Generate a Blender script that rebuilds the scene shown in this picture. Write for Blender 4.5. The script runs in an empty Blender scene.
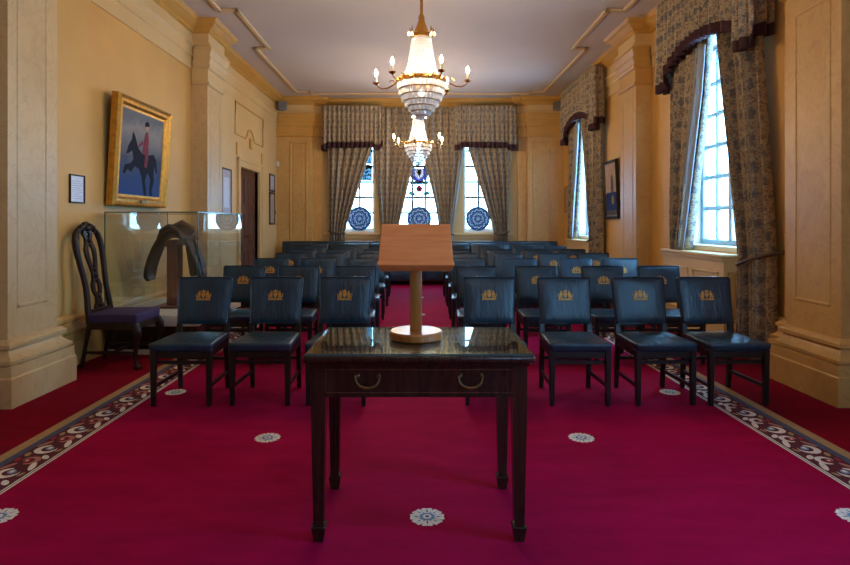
import bpy, bmesh, math, random
from math import sin, cos, pi, sqrt, radians
from mathutils import Vector, Matrix
random.seed(7)
SC = bpy.context.scene
COL = SC.collection

# ------------------------------------------------------------------ materials
def srgb(r, g, b):
    f = lambda c: (c / 12.92) if c <= 0.04045 else ((c + 0.055) / 1.055) ** 2.4
    return (f(r / 255), f(g / 255), f(b / 255), 1)

class NT:
    def __init__(s, name):
        s.m = bpy.data.materials.new(name); s.m.use_nodes = True
        s.t = s.m.node_tree; s.t.nodes.clear()
        s.out = s.t.nodes.new('ShaderNodeOutputMaterial')
    def n(s, typ, **kw):
        nd = s.t.nodes.new(typ)
        for k, v in kw.items():
            if k.startswith('i_'):
                key = k[2:]
                nd.inputs[int(key) if key.isdigit() else key.replace('_', ' ')].default_value = v
            else: setattr(nd, k, v)
        return nd
    def l(s, a, b): s.t.links.new(a, b)
    def ramp(s, fac, stops, interp='LINEAR'):
        r = s.t.nodes.new('ShaderNodeValToRGB'); r.color_ramp.interpolation = interp
        e = r.color_ramp.elements
        while len(e) < len(stops): e.new(0.5)
        for i, (p, c) in enumerate(stops): e[i].position = p; e[i].color = c
        s.l(fac, r.inputs[0]); return r.outputs[0]
    def math(s, op, a, b=None):
        m = s.t.nodes.new('ShaderNodeMath'); m.operation = op
        for i, v in enumerate((a, b)):
            if v is None: continue
            if isinstance(v, (int, float)): m.inputs[i].default_value = v
            else: s.l(v, m.inputs[i])
        return m.outputs[0]
    def mixc(s, fac, a, b):
        m = s.t.nodes.new('ShaderNodeMix'); m.data_type = 'RGBA'
        for i, v in ((0, fac), (6, a), (7, b)):
            if isinstance(v, (int, float, tuple)): m.inputs[i].default_value = v
            else: s.l(v, m.inputs[i])
        return m.outputs[2]
    def coord(s, kind='Object', scale=(1, 1, 1)):
        tc = s.t.nodes.new('ShaderNodeTexCoord'); mp = s.t.nodes.new('ShaderNodeMapping')
        mp.inputs['Scale'].default_value = scale
        s.l(tc.outputs[kind], mp.inputs[0]); return mp.outputs[0]
    def noise(s, vec, scale, detail=4, rough=.5, dist=0):
        nd = s.t.nodes.new('ShaderNodeTexNoise')
        nd.inputs['Scale'].default_value = scale; nd.inputs['Detail'].default_value = detail
        nd.inputs['Roughness'].default_value = rough; nd.inputs['Distortion'].default_value = dist
        s.l(vec, nd.inputs['Vector']); return nd.outputs['Fac']
    def bump(s, h, strength, dist=.01):
        b = s.t.nodes.new('ShaderNodeBump'); b.inputs['Strength'].default_value = strength
        b.inputs['Distance'].default_value = dist; s.l(h, b.inputs['Height']); return b.outputs[0]
    def pr(s, color, rough=.5, metal=0, normal=None, **kw):
        p = s.t.nodes.new('ShaderNodeBsdfPrincipled')
        if isinstance(color, tuple): p.inputs['Base Color'].default_value = color
        else: s.l(color, p.inputs['Base Color'])
        if isinstance(rough, (int, float)): p.inputs['Roughness'].default_value = rough
        else: s.l(rough, p.inputs['Roughness'])
        p.inputs['Metallic'].default_value = metal
        if normal is not None: s.l(normal, p.inputs['Normal'])
        for k, v in kw.items(): p.inputs[k.replace('_', ' ')].default_value = v
        s.l(p.outputs[0], s.out.inputs[0]); return p

def mat_plain(name, c, rough=.5, metal=0, var=.0, scale=6, bump=0, **kw):
    t = NT(name); v = t.coord()
    col = c
    if var:
        n = t.noise(v, scale, 4)
        d = tuple(x * (1 - var) for x in c[:3]) + (1,); u = tuple(min(1, x * (1 + var)) for x in c[:3]) + (1,)
        col = t.ramp(n, [(.3, d), (.7, u)])
    nr = t.bump(t.noise(v, scale * 12, 3), bump) if bump else None
    t.pr(col, rough, metal, nr, **kw); return t.m

def mat_marble(name, a, b, vein):
    t = NT(name); v = t.coord('Object', (1, 1, .7))
    n = t.noise(v, 2.2, 6, .6, .6)
    base = t.ramp(n, [(.3, a), (.7, b)])
    n2 = t.noise(v, 3.1, 5, .6, 2.2)
    k = t.math('ABSOLUTE', t.math('SUBTRACT', n2, .5))
    f = t.ramp(k, [(0, (.3, .3, .3, 1)), (.03, (0, 0, 0, 1))])
    n3 = t.noise(v, 14, 4)
    base = t.mixc(t.ramp(n3, [(.5, (0, 0, 0, 1)), (.8, (.25, .25, .25, 1))]), base, vein)
    t.pr(t.mixc(f, base, vein), .38); return t.m

def mat_wood(name, a, b, rough=.3, scale=(14, 14, 1.2), **kw):
    t = NT(name); v = t.coord('Object', scale)
    n = t.noise(v, 2.5, 5, .6, .8)
    t.pr(t.ramp(n, [(.3, a), (.7, b)]), rough, **kw); return t.m

def mat_leather(name, a, b):
    t = NT(name); v = t.coord()
    n = t.noise(v, 5, 3)
    vo = t.n('ShaderNodeTexVoronoi'); vo.inputs['Scale'].default_value = 220; t.l(v, vo.inputs['Vector'])
    w = t.noise(t.coord('Object', (1.0, 1.0, .22)), 19, 3)
    h = t.math('ADD', t.math('MULTIPLY', vo.outputs[0], .05), w)
    t.pr(t.ramp(n, [(.3, a), (.7, b)]), t.ramp(n, [(.3, (.3,) * 3 + (1,)), (.7, (.42,) * 3 + (1,))]), 0, t.bump(h, .7, .017), Specular_IOR_Level=.55, Coat_Weight=.15, Coat_Roughness=.2)
    return t.m

def mat_damask(name):
    """woven curtain cloth: gold-brown ground with blue-grey leafy medallions, laid along the cloth (UV in metres)"""
    t = NT(name); v = t.coord('UV')
    nz = t.n('ShaderNodeTexNoise'); nz.inputs['Scale'].default_value = 7; nz.inputs['Detail'].default_value = 3
    t.l(v, nz.inputs['Vector'])
    off = t.n('ShaderNodeVectorMath', operation='SCALE'); off.inputs['Scale'].default_value = .12
    t.l(nz.outputs['Color'], off.inputs[0])
    ad = t.n('ShaderNodeVectorMath', operation='ADD'); t.l(v, ad.inputs[0]); t.l(off.outputs[0], ad.inputs[1])
    sp = t.n('ShaderNodeSeparateXYZ'); t.l(ad.outputs[0], sp.inputs[0])
    a = t.math('SINE', t.math('MULTIPLY', sp.outputs[0], 2 * pi / .17))
    b = t.math('SINE', t.math('MULTIPLY', sp.outputs[1], 2 * pi / .26))
    ab = t.math('MULTIPLY', a, b)
    vo = t.n('ShaderNodeTexVoronoi'); vo.inputs['Scale'].default_value = 40; t.l(ad.outputs[0], vo.inputs['Vector'])
    n2 = t.noise(ad.outputs[0], 38, 4, .65, 1.2)
    f = t.math('ADD', t.math('MULTIPLY', ab, .26), t.math('ADD', t.math('MULTIPLY', vo.outputs[0], .45), t.math('MULTIPLY', n2, .8)))
    col = t.ramp(f, [(.38, srgb(94, 90, 92)), (.54, srgb(128, 118, 110)), (.68, srgb(182, 164, 130)), (.86, srgb(126, 106, 92))])
    p = t.pr(col, .75); p.inputs['Sheen Weight'].default_value = .2
    return t.m

M = {}
M['wall'] = mat_plain('wall_paint_ochre', srgb(204, 158, 86), .55, 0, .07, 1.3)
M['cream'] = mat_plain('cream_paint', srgb(208, 176, 122), .5, 0, .05, 2)
M['crown'] = mat_plain('gold_ochre_paint', srgb(196, 150, 74), .45, 0, .06, 3)
M['ceilbar'] = mat_plain('ceiling_moulding_paint', srgb(204, 176, 134), .6, 0, .05, 3)
M['ceil'] = mat_plain('ceiling_paint', srgb(192, 180, 176), .8, 0, .04, .8)
M['marble'] = mat_marble('beige_marble', srgb(192, 158, 108), srgb(206, 174, 124), srgb(168, 128, 86))
M['marbley'] = mat_marble('yellow_marble', srgb(190, 148, 84), srgb(204, 164, 100), srgb(160, 112, 60))
M['mahog'] = mat_wood('dark_mahogany', srgb(38, 20, 16), srgb(64, 34, 25), .25)
M['beadw'] = mat_wood('red_brown_bead', srgb(84, 48, 34), srgb(112, 66, 46), .25)
M['ebony'] = mat_wood('black_brown_wood', srgb(14, 11, 11), srgb(26, 19, 17), .38)
M['doorw'] = mat_wood('door_wood', srgb(70, 38, 26), srgb(104, 60, 38), .4, (14, 14, 1))
M['oak'] = mat_wood('orange_oak', srgb(204, 112, 56), srgb(222, 134, 74), .4, (2, 14, 14))
M['oakpost'] = mat_wood('golden_oak', srgb(150, 84, 36), srgb(180, 110, 52), .3, (18, 18, 1.4))
M['leather'] = mat_leather('navy_teal_leather', srgb(5, 33, 46), srgb(13, 54, 73))
M['piping'] = mat_plain('dark_piping', srgb(20, 34, 46), .4)
M['gold'] = mat_plain('gold_leaf', srgb(200, 140, 58), .45, .35, .15, 60)
M['gilt'] = mat_plain('gilt_frame', srgb(196, 142, 54), .35, .65, .2, 22, .3)
M['brass'] = mat_plain('brass', srgb(190, 138, 62), .25, .95)
M['oldbrass'] = mat_plain('old_brass', srgb(120, 92, 56), .35, .9)
M['damask'] = mat_damask('damask_cloth')
M['lining'] = mat_plain('pale_blue_lining', srgb(150, 160, 172), .8)
M['rope'] = mat_plain('bronze_rope', srgb(84, 62, 52), .7, 0, .3, 80)
M['fringe'] = mat_plain('maroon_fringe', srgb(62, 30, 38), .85, 0, .35, 90)
M['purple'] = mat_plain('purple_velvet', srgb(58, 44, 84), .8, 0, .1, 20)
M['carved'] = mat_wood('carved_walnut', srgb(26, 12, 8), srgb(50, 27, 17), .34, Specular_IOR_Level=.35)
M['white'] = mat_plain('white_paint', srgb(214, 210, 200), .5)
M['winpaint'] = mat_plain('window_frame_paint', srgb(150, 168, 184), .5)
M['wincream'] = mat_plain('window_reveal_paint', srgb(222, 212, 196), .55)
M['lead'] = mat_plain('lead_bar', srgb(70, 74, 80), .5)
M['black'] = mat_plain('black_lacquer', srgb(22, 20, 20), .35)
M['paper'] = mat_plain('pale_paper', srgb(206, 212, 224), .4, 0, .08, 30)
M['lav'] = mat_plain('lavender_print', srgb(176, 168, 180), .4, 0, .12, 18)
M['grey'] = mat_plain('grey_speaker', srgb(128, 122, 112), .6)
M['grille'] = mat_plain('speaker_grille', srgb(98, 94, 88), .7)
M['sad'] = mat_plain('saddle_leather', srgb(34, 18, 12), .5, 0, .25, 9, Specular_IOR_Level=.3)
M['tan'] = mat_plain('tan_saddle_leather', srgb(112, 66, 42), .5, 0, .2, 12)
M['sadblue'] = mat_plain('slate_saddle_lining', srgb(70, 78, 84), .7)
M['standw'] = mat_wood('saddle_stand_wood', srgb(104, 56, 36), srgb(130, 74, 48), .4)
M['candle'] = mat_plain('ivory_candle', srgb(232, 214, 176), .5)
M['steel'] = mat_plain('steel', srgb(170, 170, 168), .3, .9)
M['winehall'] = mat_plain('dark_hall', srgb(40, 28, 22), .7)

def mat_glass(name, tint=(1, 1, 1, 1), ior=1.5, rough=0.0):
    t = NT(name)
    lw = t.n('ShaderNodeLayerWeight', i_Blend=.5)
    f0 = ((ior - 1) / (ior + 1)) ** 2
    fac = t.math('ADD', t.math('MULTIPLY', t.math('POWER', lw.outputs['Facing'], 5), 1 - f0), f0)
    tr = t.n('ShaderNodeBsdfTransparent'); tr.inputs[0].default_value = tint
    gl = t.n('ShaderNodeBsdfGlossy'); gl.inputs['Roughness'].default_value = rough
    mx = t.n('ShaderNodeMixShader'); t.l(fac, mx.inputs[0]); t.l(tr.outputs[0], mx.inputs[1]); t.l(gl.outputs[0], mx.inputs[2])
    t.l(mx.outputs[0], t.out.inputs[0]); return t.m
M['glass'] = mat_glass('window_glass', (.97, .98, 1, 1))
M['caseglass'] = mat_glass('case_glass', (.97, .985, .975, 1), 1.5)
M['edgeglass'] = mat_plain('green_glass_edge', srgb(58, 84, 84), .15)
M['topglass'] = mat_glass('table_glass', (.86, .93, .9, 1), 1.5)
def mat_tint(name, c): return mat_glass(name, c, 1.3)
M['t_blue'] = mat_tint('blue_glass', (0.094, 0.07, 0.14, 1))
M['t_sky'] = mat_tint('sky_blue_glass', (0.13, 0.158, 0.166, 1))
M['t_red'] = mat_tint('red_glass', (0.21, 0.05, 0.062, 1))
M['t_teal'] = mat_tint('teal_glass', (0.075, 0.15, 0.127, 1))
M['t_gold'] = mat_tint('amber_glass', (0.247, 0.158, 0.07, 1))
M['t_pale'] = mat_tint('pale_lilac_glass', (0.27, 0.19, 0.175, 1))

def mat_crystal():
    t = NT('crystal')
    tl = t.n('ShaderNodeBsdfTranslucent'); tl.inputs[0].default_value = (.82, .85, .90, 1)
    df = t.n('ShaderNodeBsdfDiffuse'); df.inputs[0].default_value = (.66, .70, .76, 1)
    gl = t.n('ShaderNodeBsdfGlossy'); gl.inputs['Roughness'].default_value = .12
    tr = t.n('ShaderNodeBsdfTransparent')
    a = t.n('ShaderNodeMixShader', i_0=.35); t.l(tl.outputs[0], a.inputs[1]); t.l(df.outputs[0], a.inputs[2])
    b = t.n('ShaderNodeMixShader', i_0=.22); t.l(a.outputs[0], b.inputs[1]); t.l(gl.outputs[0], b.inputs[2])
    c = t.n('ShaderNodeMixShader', i_0=.42); t.l(b.outputs[0], c.inputs[1]); t.l(tr.outputs[0], c.inputs[2])
    t.l(c.outputs[0], t.out.inputs[0]); return t.m
M['crystal'] = mat_crystal()
def mat_emit(name, c, s):
    t = NT(name); e = t.n('ShaderNodeEmission'); e.inputs[0].default_value = c; e.inputs[1].default_value = s
    t.l(e.outputs[0], t.out.inputs[0]); return t.m
WARM = (1, .72, .43, 1)
M['bulb'] = mat_emit('lit_bulb', WARM, 560)
M['addedbulb'] = mat_emit('added_dim_bulb', WARM, 170)
M['lamp'] = mat_emit('lit_inner_lamp', (1, .9, .8, 1), 4)

def mat_plate():
    """painted glass roundel: concentric blue bands with a rosette"""
    t = NT('painted_roundel'); v = t.coord('Object')
    sp = t.n('ShaderNodeSeparateXYZ'); t.l(v, sp.inputs[0])
    r = t.math('SQRT', t.math('ADD', t.math('POWER', sp.outputs[0], 2), t.math('POWER', sp.outputs[2], 2)))
    an = t.math('ARCTAN2', sp.outputs[2], sp.outputs[0])
    pet = t.math('MULTIPLY', t.math('SINE', t.math('MULTIPLY', an, 12)), t.math('SINE', t.math('MULTIPLY', r, 95)))
    f = t.math('ADD', t.math('MULTIPLY', pet, .22), t.math('ADD', t.math('MULTIPLY', t.math('SINE', t.math('MULTIPLY', r, 70)), .15), t.math('MULTIPLY', t.noise(v, 26, 4), .75)))
    col = t.ramp(f, [(.2, srgb(40, 72, 120)), (.42, srgb(96, 130, 166)), (.62, srgb(200, 214, 226))])
    tl = t.n('ShaderNodeBsdfTranslucent'); df = t.n('ShaderNodeBsdfDiffuse')
    t.l(col, tl.inputs[0]); t.l(col, df.inputs[0])
    mx = t.n('ShaderNodeMixShader', i_0=.80); t.l(tl.outputs[0], mx.inputs[1]); t.l(df.outputs[0], mx.inputs[2])
    t.l(mx.outputs[0], t.out.inputs[0]); return t.m
M['plate'] = mat_plate()

# carpet
def mat_carpet(name, a, b):
    t = NT(name); v = t.coord()
    n = t.noise(v, .9, 4, .6, .5); n2 = t.noise(v, 160, 2); n3 = t.noise(t.coord('Object', (1, 3, 1)), 2.6, 3, .6)
    c = t.ramp(t.math('ADD', t.math('MULTIPLY', n, .5), t.math('MULTIPLY', n3, .5)), [(.35, a), (.65, b)])
    p = t.pr(c, .95, 0, t.bump(n2, .5, .004)); p.inputs['Sheen Weight'].default_value = .0
    p.inputs['Specular IOR Level'].default_value = .1
    return t.m
M['carpet'] = mat_carpet('crimson_carpet', srgb(138, 0, 50), srgb(168, 0, 64))
M['carpet2'] = mat_carpet('dark_crimson_carpet', srgb(112, 0, 26), srgb(134, 0, 34))
for k, c in dict(c_maroon=(84, 8, 28), c_ivory=(226, 214, 200), c_navy=(70, 76, 102), c_gold=(166, 132, 88), c_red=(170, 20, 50), c_blue=(110, 140, 170), c_pink=(176, 112, 96)).items():
    M[k] = mat_plain('wool_' + k[2:], srgb(*c), .95, 0, .12, 40)

# ------------------------------------------------------------------ mesh builder
class MB:
    def __init__(s): s.b = bmesh.new(); s.mi = 0; s.uv = None
    def setm(s, i): s.mi = i; return s
    def face(s, vs):
        try:
            f = s.b.faces.new(vs); f.material_index = s.mi; return f
        except ValueError: return None
    def box(s, x0, x1, y0, y1, z0, z1, bev=0, seg=2, top=None):
        """top=(dx0,dx1,dy0,dy1): shrink of the upper face"""
        d = top or (0, 0, 0, 0)
        co = [(x0, y0, z0), (x1, y0, z0), (x1, y1, z0), (x0, y1, z0),
              (x0 + d[0], y0 + d[2], z1), (x1 - d[1], y0 + d[2], z1), (x1 - d[1], y1 - d[3], z1), (x0 + d[0], y1 - d[3], z1)]
        return s.hexa(co, bev, seg)
    def hexa(s, co, bev=0, seg=2):
        v = [s.b.verts.new(c) for c in co]
        fs = [s.face([v[i] for i in q]) for q in ((3, 2, 1, 0), (4, 5, 6, 7), (0, 1, 5, 4), (1, 2, 6, 5), (2, 3, 7, 6), (3, 0, 4, 7))]
        if bev:
            es = list({e for f in fs for e in f.edges})
            r = bmesh.ops.bevel(s.b, geom=es, offset=bev, segments=seg, profile=.5, affect='EDGES', clamp_overlap=True)
            for f in r['faces']: f.material_index = s.mi
        return s
    def beam(s, p, q, w, d=None, up=(0, 0, 1), w2=None, d2=None, bev=0):
        p, q = Vector(p), Vector(q); d = d or w; w2 = w2 or w; d2 = d2 or d
        t = (q - p).normalized(); u = Vector(up)
        a = t.cross(u)
        if a.length < 1e-4: a = t.cross(Vector((0, 1, 0)))
        a.normalize(); c = a.cross(t).normalized()
        co = []
        for P, W, D in ((p, w, d), (q, w2, d2)):
            for sa, sc_ in ((-1, -1), (1, -1), (1, 1), (-1, 1)):
                co.append(P + a * sa * W / 2 + c * sc_ * D / 2)
        s.hexa(co, bev, 1)
        return s
    def tube(s, pts, r, n=8, closed=False, caps=True):
        pts = [Vector(p) for p in pts]; N = len(pts)
        rs = r if isinstance(r, (list, tuple)) else [r] * N
        rings = []; ref = None
        for i, p in enumerate(pts):
            if closed: t = pts[(i + 1) % N] - pts[i - 1]
            else: t = pts[min(i + 1, N - 1)] - pts[max(i - 1, 0)]
            t.normalize()
            if ref is None:
                ref = Vector((0, 0, 1)) if abs(t.z) < .9 else Vector((1, 0, 0))
            a = ref - t * ref.dot(t); a.normalize(); ref = a; b = t.cross(a)
            rings.append([s.b.verts.new(p + (a * cos(2 * pi * k / n) + b * sin(2 * pi * k / n)) * rs[i]) for k in range(n)])
        for i in range(N if closed else N - 1):
            A, B = rings[i], rings[(i + 1) % N]
            for k in range(n): s.face([A[k], A[(k + 1) % n], B[(k + 1) % n], B[k]])
        if caps and not closed:
            s.face(rings[0][::-1]); s.face(rings[-1])
        return s
    def lathe(s, prof, n=24, c=(0, 0, 0), star=0, cap=True):
        rings = []
        for r, z in prof:
            rings.append([s.b.verts.new((c[0] + (r * (1 - star * (k % 2))) * cos(2 * pi * k / n), c[1] + (r * (1 - star * (k % 2))) * sin(2 * pi * k / n), c[2] + z)) for k in range(n)])
        for A, B in zip(rings, rings[1:]):
            for k in range(n): s.face([A[k], A[(k + 1) % n], B[(k + 1) % n], B[k]])
        if cap:
            if prof[0][0] > 1e-5: s.face(rings[0][::-1])
            if prof[-1][0] > 1e-5: s.face(rings[-1])
        return s
    def prism(s, poly, f0, f1):
        """poly: 2D points; f0/f1: map (u,v) -> 3D for the two faces"""
        A = [s.b.verts.new(f0(*p)) for p in poly]; B = [s.b.verts.new(f1(*p)) for p in poly]
        s.face(A[::-1]); s.face(B); n = len(poly)
        for k in range(n): s.face([A[k], A[(k + 1) % n], B[(k + 1) % n], B[k]])
        return s
    def grid(s, nu, nv, fn, uvf=None):
        V = [[s.b.verts.new(fn(i / nu, j / nv)) for j in range(nv + 1)] for i in range(nu + 1)]
        if uvf and s.uv is None: s.uv = s.b.loops.layers.uv.new('UVMap')
        for i in range(nu):
            for j in range(nv):
                f = s.face([V[i][j], V[i + 1][j], V[i + 1][j + 1], V[i][j + 1]])
                if uvf:
                    for lp, (a, b) in zip(f.loops, ((i, j), (i + 1, j), (i + 1, j + 1), (i, j + 1))):
                        lp[s.uv].uv = uvf(a / nu, b / nv)
        return s
    def build(s, name, mats, parent=None, smooth=35, solid=0, loc=None, fixn=True):
        if fixn: bmesh.ops.recalc_face_normals(s.b, faces=s.b.faces)
        me = bpy.data.meshes.new(name); s.b.to_mesh(me); s.b.free()
        for m in (mats if isinstance(mats, (list, tuple)) else [mats]): me.materials.append(M[m] if isinstance(m, str) else m)
        if smooth:
            me.polygons.foreach_set('use_smooth', [True] * len(me.polygons)); me.set_sharp_from_angle(angle=radians(smooth))
        o = bpy.data.objects.new(name, me); COL.objects.link(o)
        if parent: o.parent = parent
        if loc: o.location = loc
        if solid:
            md = o.modifiers.new('thickness', 'SOLIDIFY'); md.thickness = solid; md.offset = 0
        return o

def tag(o, label=None, cat=None, group=None, kind=None):
    for k, v in (('label', label), ('category', cat), ('group', group), ('kind', kind)):
        if v: o[k] = v
    return o
def thing(name, loc, label, cat, group=None, rz=0, kind=None):
    o = bpy.data.objects.new(name, None); COL.objects.link(o); o.location = loc; o.rotation_euler = (0, 0, rz)
    o.empty_display_size = .1
    return tag(o, label, cat, group, kind)
def copy_tree(o, parent=None):
    c = o.copy(); COL.objects.link(c)
    if parent: c.parent = parent
    for ch in list(o.children): copy_tree(ch, c)
    return c
def S(o): return tag(o, kind='structure')
def lerp(a, b, t): return a + (b - a) * t
def pl(z, pts):
    """piecewise linear lookup, pts sorted by first value"""
    if z <= pts[0][0]: return pts[0][1]
    for (a, va), (b, vb) in zip(pts, pts[1:]):
        if z <= b: return lerp(va, vb, (z - a) / (b - a))
    return pts[-1][1]

# ------------------------------------------------------------------ room shell
XL, XR, YB, YF, ZC = -3.17, 3.30, -3.0, 12.95, 4.12
CX = (XL + XR) / 2
def mir(p): return (2 * CX - p[0], p[1])
P1 = (4.07, 4.63, 4.72); P1R = (4.10, 4.70, 4.93); P2 = (7.95, 8.55)
def side(P1): return [(XL, YB), (XL, P1[0]), (-2.94, P1[0]), (-2.94, P1[1]), (-3.07, P1[1]), (-3.07, P1[2]), (XL, P1[2]),
        (XL, P2[0]), (-2.94, P2[0]), (-2.94, P2[1]), (XL, P2[1]), (XL, 12.72)]
left = side(P1)
farl = [(-2.35, 12.72), (-2.35, 12.84), (-2.16, 12.84), (-2.16, YF)]
path = left + farl + [mir(p) for p in farl[::-1]] + [mir(p) for p in side(P1R)[::-1]]
NL, NFAR = len(left), len(farl) * 2
def sweep(segs, profile, mats, names, pth=path):
    n = len(pth); off = []
    def nrm(a, b):
        d = Vector((b[0] - a[0], b[1] - a[1])).normalized(); return Vector((d.y, -d.x))
    for i in range(n):
        ns = []
        if i: ns.append(nrm(pth[i - 1], pth[i]))
        if i < n - 1: ns.append(nrm(pth[i], pth[i + 1]))
        off.append(ns[0] if len(ns) == 1 else (ns[0] + ns[1]) / (1 + ns[0].dot(ns[1])))
    mb = MB()
    for i in segs:
        for (o0, z0, m), (o1, z1, _) in zip(profile, profile[1:]):
            if abs(o0 - o1) + abs(z0 - z1) < 1e-6: continue
            q = []
            for k, o, z in ((i, o0, z0), (i + 1, o0, z0), (i + 1, o1, z1), (i, o1, z1)):
                p = Vector(pth[k]) + off[k] * o; q.append(mb.b.verts.new((p.x, p.y, z)))
            mb.setm(m).face(q)
    bmesh.ops.remove_doubles(mb.b, verts=mb.b.verts, dist=1e-5)
    return mb.build(names, mats, smooth=25)

def wall_slab(name, mat, along, t0, t1, a0, a1, z0, z1, holes):
    mb = MB()
    def bx(a, b, c, d):
        if b - a < 1e-4 or d - c < 1e-4: return
        if along == 'y': mb.box(t0, t1, a, b, c, d)
        else: mb.box(a, b, t0, t1, c, d)
    cur = a0
    for (h0, h1, hz0, hz1) in sorted(holes):
        bx(cur, h0, z0, z1); bx(h0, h1, z0, hz0); bx(h0, h1, hz1, z1); cur = h1
    bx(cur, a1, z0, z1)
    return S(mb.build(name, mat, smooth=0))

DOOR = (10.07, 11.27, 0, 2.30)
RW = [(.5, 1.8, 1.0, 3.4), (5.48, 7.03, 1.0, 3.4), (10.25, 11.75, 1.0, 3.4)]  # first opening: unseen window near the camera, added to light the foreground
FWc = [-1.33, .05, 1.43]; FWw = [.36, .52, .36]
FW = [(c - w, c + w, 1.08, 3.4) for c, w in zip(FWc, FWw)]
wall_slab('wall_left', 'wall', 'y', XL - .3, XL, YB, YF + .3, 0, ZC, [DOOR])
wall_slab('wall_right', 'wall', 'y', XR, XR + .32, YB, YF + .3, 0, ZC, RW)
wall_slab('wall_far', 'cream', 'x', YF, YF + .3, XL, XR, 0, ZC, FW)
NW = [(2.2, 2.9, 1.0, 3.5)]
wall_slab('wall_near', 'wall', 'x', YB - .3, YB, XL, XR, 0, ZC, NW)
S(MB().box(XL - .3, XR + .32, YB - .3, YF + .3, ZC, ZC + .2).build('ceiling', 'ceil', smooth=0))

# paler cream over the door bay: cool window light put into the colour
S(MB().box(XL, XL + .012, P2[1], DOOR[0] - .02, .1, 3.47).box(XL, XL + .012, DOOR[1] + .02, 12.72, .1, 3.47).box(XL, XL + .012, DOOR[0] - .02, DOOR[1] + .02, 2.32, 3.47).build('trim_1', 'cream', smooth=0))

ent = [(0, 3.46, 0), (.018, 3.46, 0), (.018, 3.63, 0), (.035, 3.645, 0), (.035, 3.76, 0), (.06, 3.79, 0), (.06, 3.81, 0), (.025, 3.83, 0), (.025, 3.955, 1),
       (.06, 3.975, 1), (.06, 4.0, 1), (.10, 4.02, 1), (.15, 4.06, 1), (.165, 4.06, 1), (.165, 4.09, 1), (.2, 4.12, 1)]
rngL, rngF, rngR = range(0, NL - 1), range(NL - 1, NL + NFAR), range(NL + NFAR, len(path) - 1)
for nm, rg in (('trim_2', rngL), ('trim_3', rngF), ('trim_4', rngR)): S(sweep(rg, ent, ['cream', 'crown'], nm))
bs = [(0, .465, 0), (.016, .462, 0), (.034, .45, 0), (.05, .435, 0), (.05, .41, 0), (.022, .40, 0), (.022, .385, 0), (.034, .36, 0), (.062, .335, 0), (.08, .325, 0), (.08, .305, 0), (.062, .30, 0), (.062, .292, 0), (.088, .288, 0), (.088, .215, 0), (.1, .205, 0), (.1, 0, 0)]
wl = [i for i in rngL if i in (0, 6)]
S(sweep([i for i in rngL if i not in (6, 0, 10)], bs, ['marble'], 'baseboard_left_piers'))
half = [(o * .5, z, m) for o, z, m in bs]
S(sweep([6], half, ['wall'], 'baseboard_left'))
S(sweep([10, 0], half, ['cream'], 'baseboard_left_bay'))
S(sweep(rngF, bs, ['marbley'], 'baseboard_far'))
S(sweep(rngR, bs, ['marbley'], 'baseboard_right'))
# cut the left bay skirting clear of the door by setting a plinth block at the casing (casing built below)

def pilaster(name, x0, x1, y0, y1, mat, face, pan):
    """shaft with a moulded panel on its aisle face and capital bands"""
    mb = MB(); mb.box(x0, x1, y0, y1, 0, 3.5)
    xf = x1 if face > 0 else x0
    a, b, c, d = pan
    for (ya, yb, za, zb) in ((a, a + .03, c, d), (b - .03, b, c, d), (a, b, c, c + .03), (a, b, d - .03, d)):
        mb.hexa([(xf, ya, za), (xf, yb, za), (xf, yb, zb), (xf, ya, zb), (xf + face * .006, ya + .008, za + .008), (xf + face * .006, yb - .008, za + .008), (xf + face * .006, yb - .008, zb - .008), (xf + face * .006, ya + .008, zb - .008)])
    return S(mb.build(name, mat, smooth=0))
pilaster('trim_5', XL, -2.94, P1[0], P1[1], 'marble', 1, (P1[0] + .09, P1[1] - .12, .68, 3.2))
S(MB().box(XL, -3.07, P1[1], P1[2], 0, 3.5).build('trim_6', 'marble', smooth=0))
pilaster('trim_7', XL, -2.94, P2[0], P2[1], 'marble', 1, (P2[0] + .1, P2[1] - .1, .68, 3.15))
mx = 2 * CX
pilaster('trim_8', mx + 2.94, XR, P1R[0], P1R[1], 'marbley', -1, (P1R[0] + .1, P1R[1] - .09, .68, 3.0))
S(MB().box(mx + 3.07, XR, P1R[1], P1R[2], 0, 3.5).build('trim_9', 'marbley', smooth=0))
pilaster('trim_10', mx + 2.94, XR, P2[0], P2[1], 'marbley', -1, (P2[0] + .1, P2[1] - .1, .68, 3.15))
cap = [(0, 3.235, 0), (.03, 3.245, 0), (.04, 3.265, 0), (.03, 3.285, 0), (.012, 3.29, 0), (.012, 3.46, 0), (.035, 3.475, 0), (.05, 3.50, 0), (.05, 3.53, 0), (.03, 3.535, 0), (.045, 3.56, 0), (.065, 3.60, 0), (.065, 3.63, 0), (.045, 3.635, 0), (.06, 3.67, 0), (.085, 3.72, 0), (.085, 3.76, 0), (.0, 3.77, 0)]
S(sweep([1, 2, 3, 4, 5, 7, 8, 9], cap, ['cream'], 'trim_11'))
S(sweep([len(path) - 2 - i for i in (1, 2, 3, 4, 5, 7, 8, 9)], cap, ['crown'], 'trim_12'))
S(sweep(range(NL - 1, NL + 3), cap, ['crown'], 'trim_13')); S(sweep(range(NL + NFAR - 4, NL + NFAR), cap, ['crown'], 'trim_14'))
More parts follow.
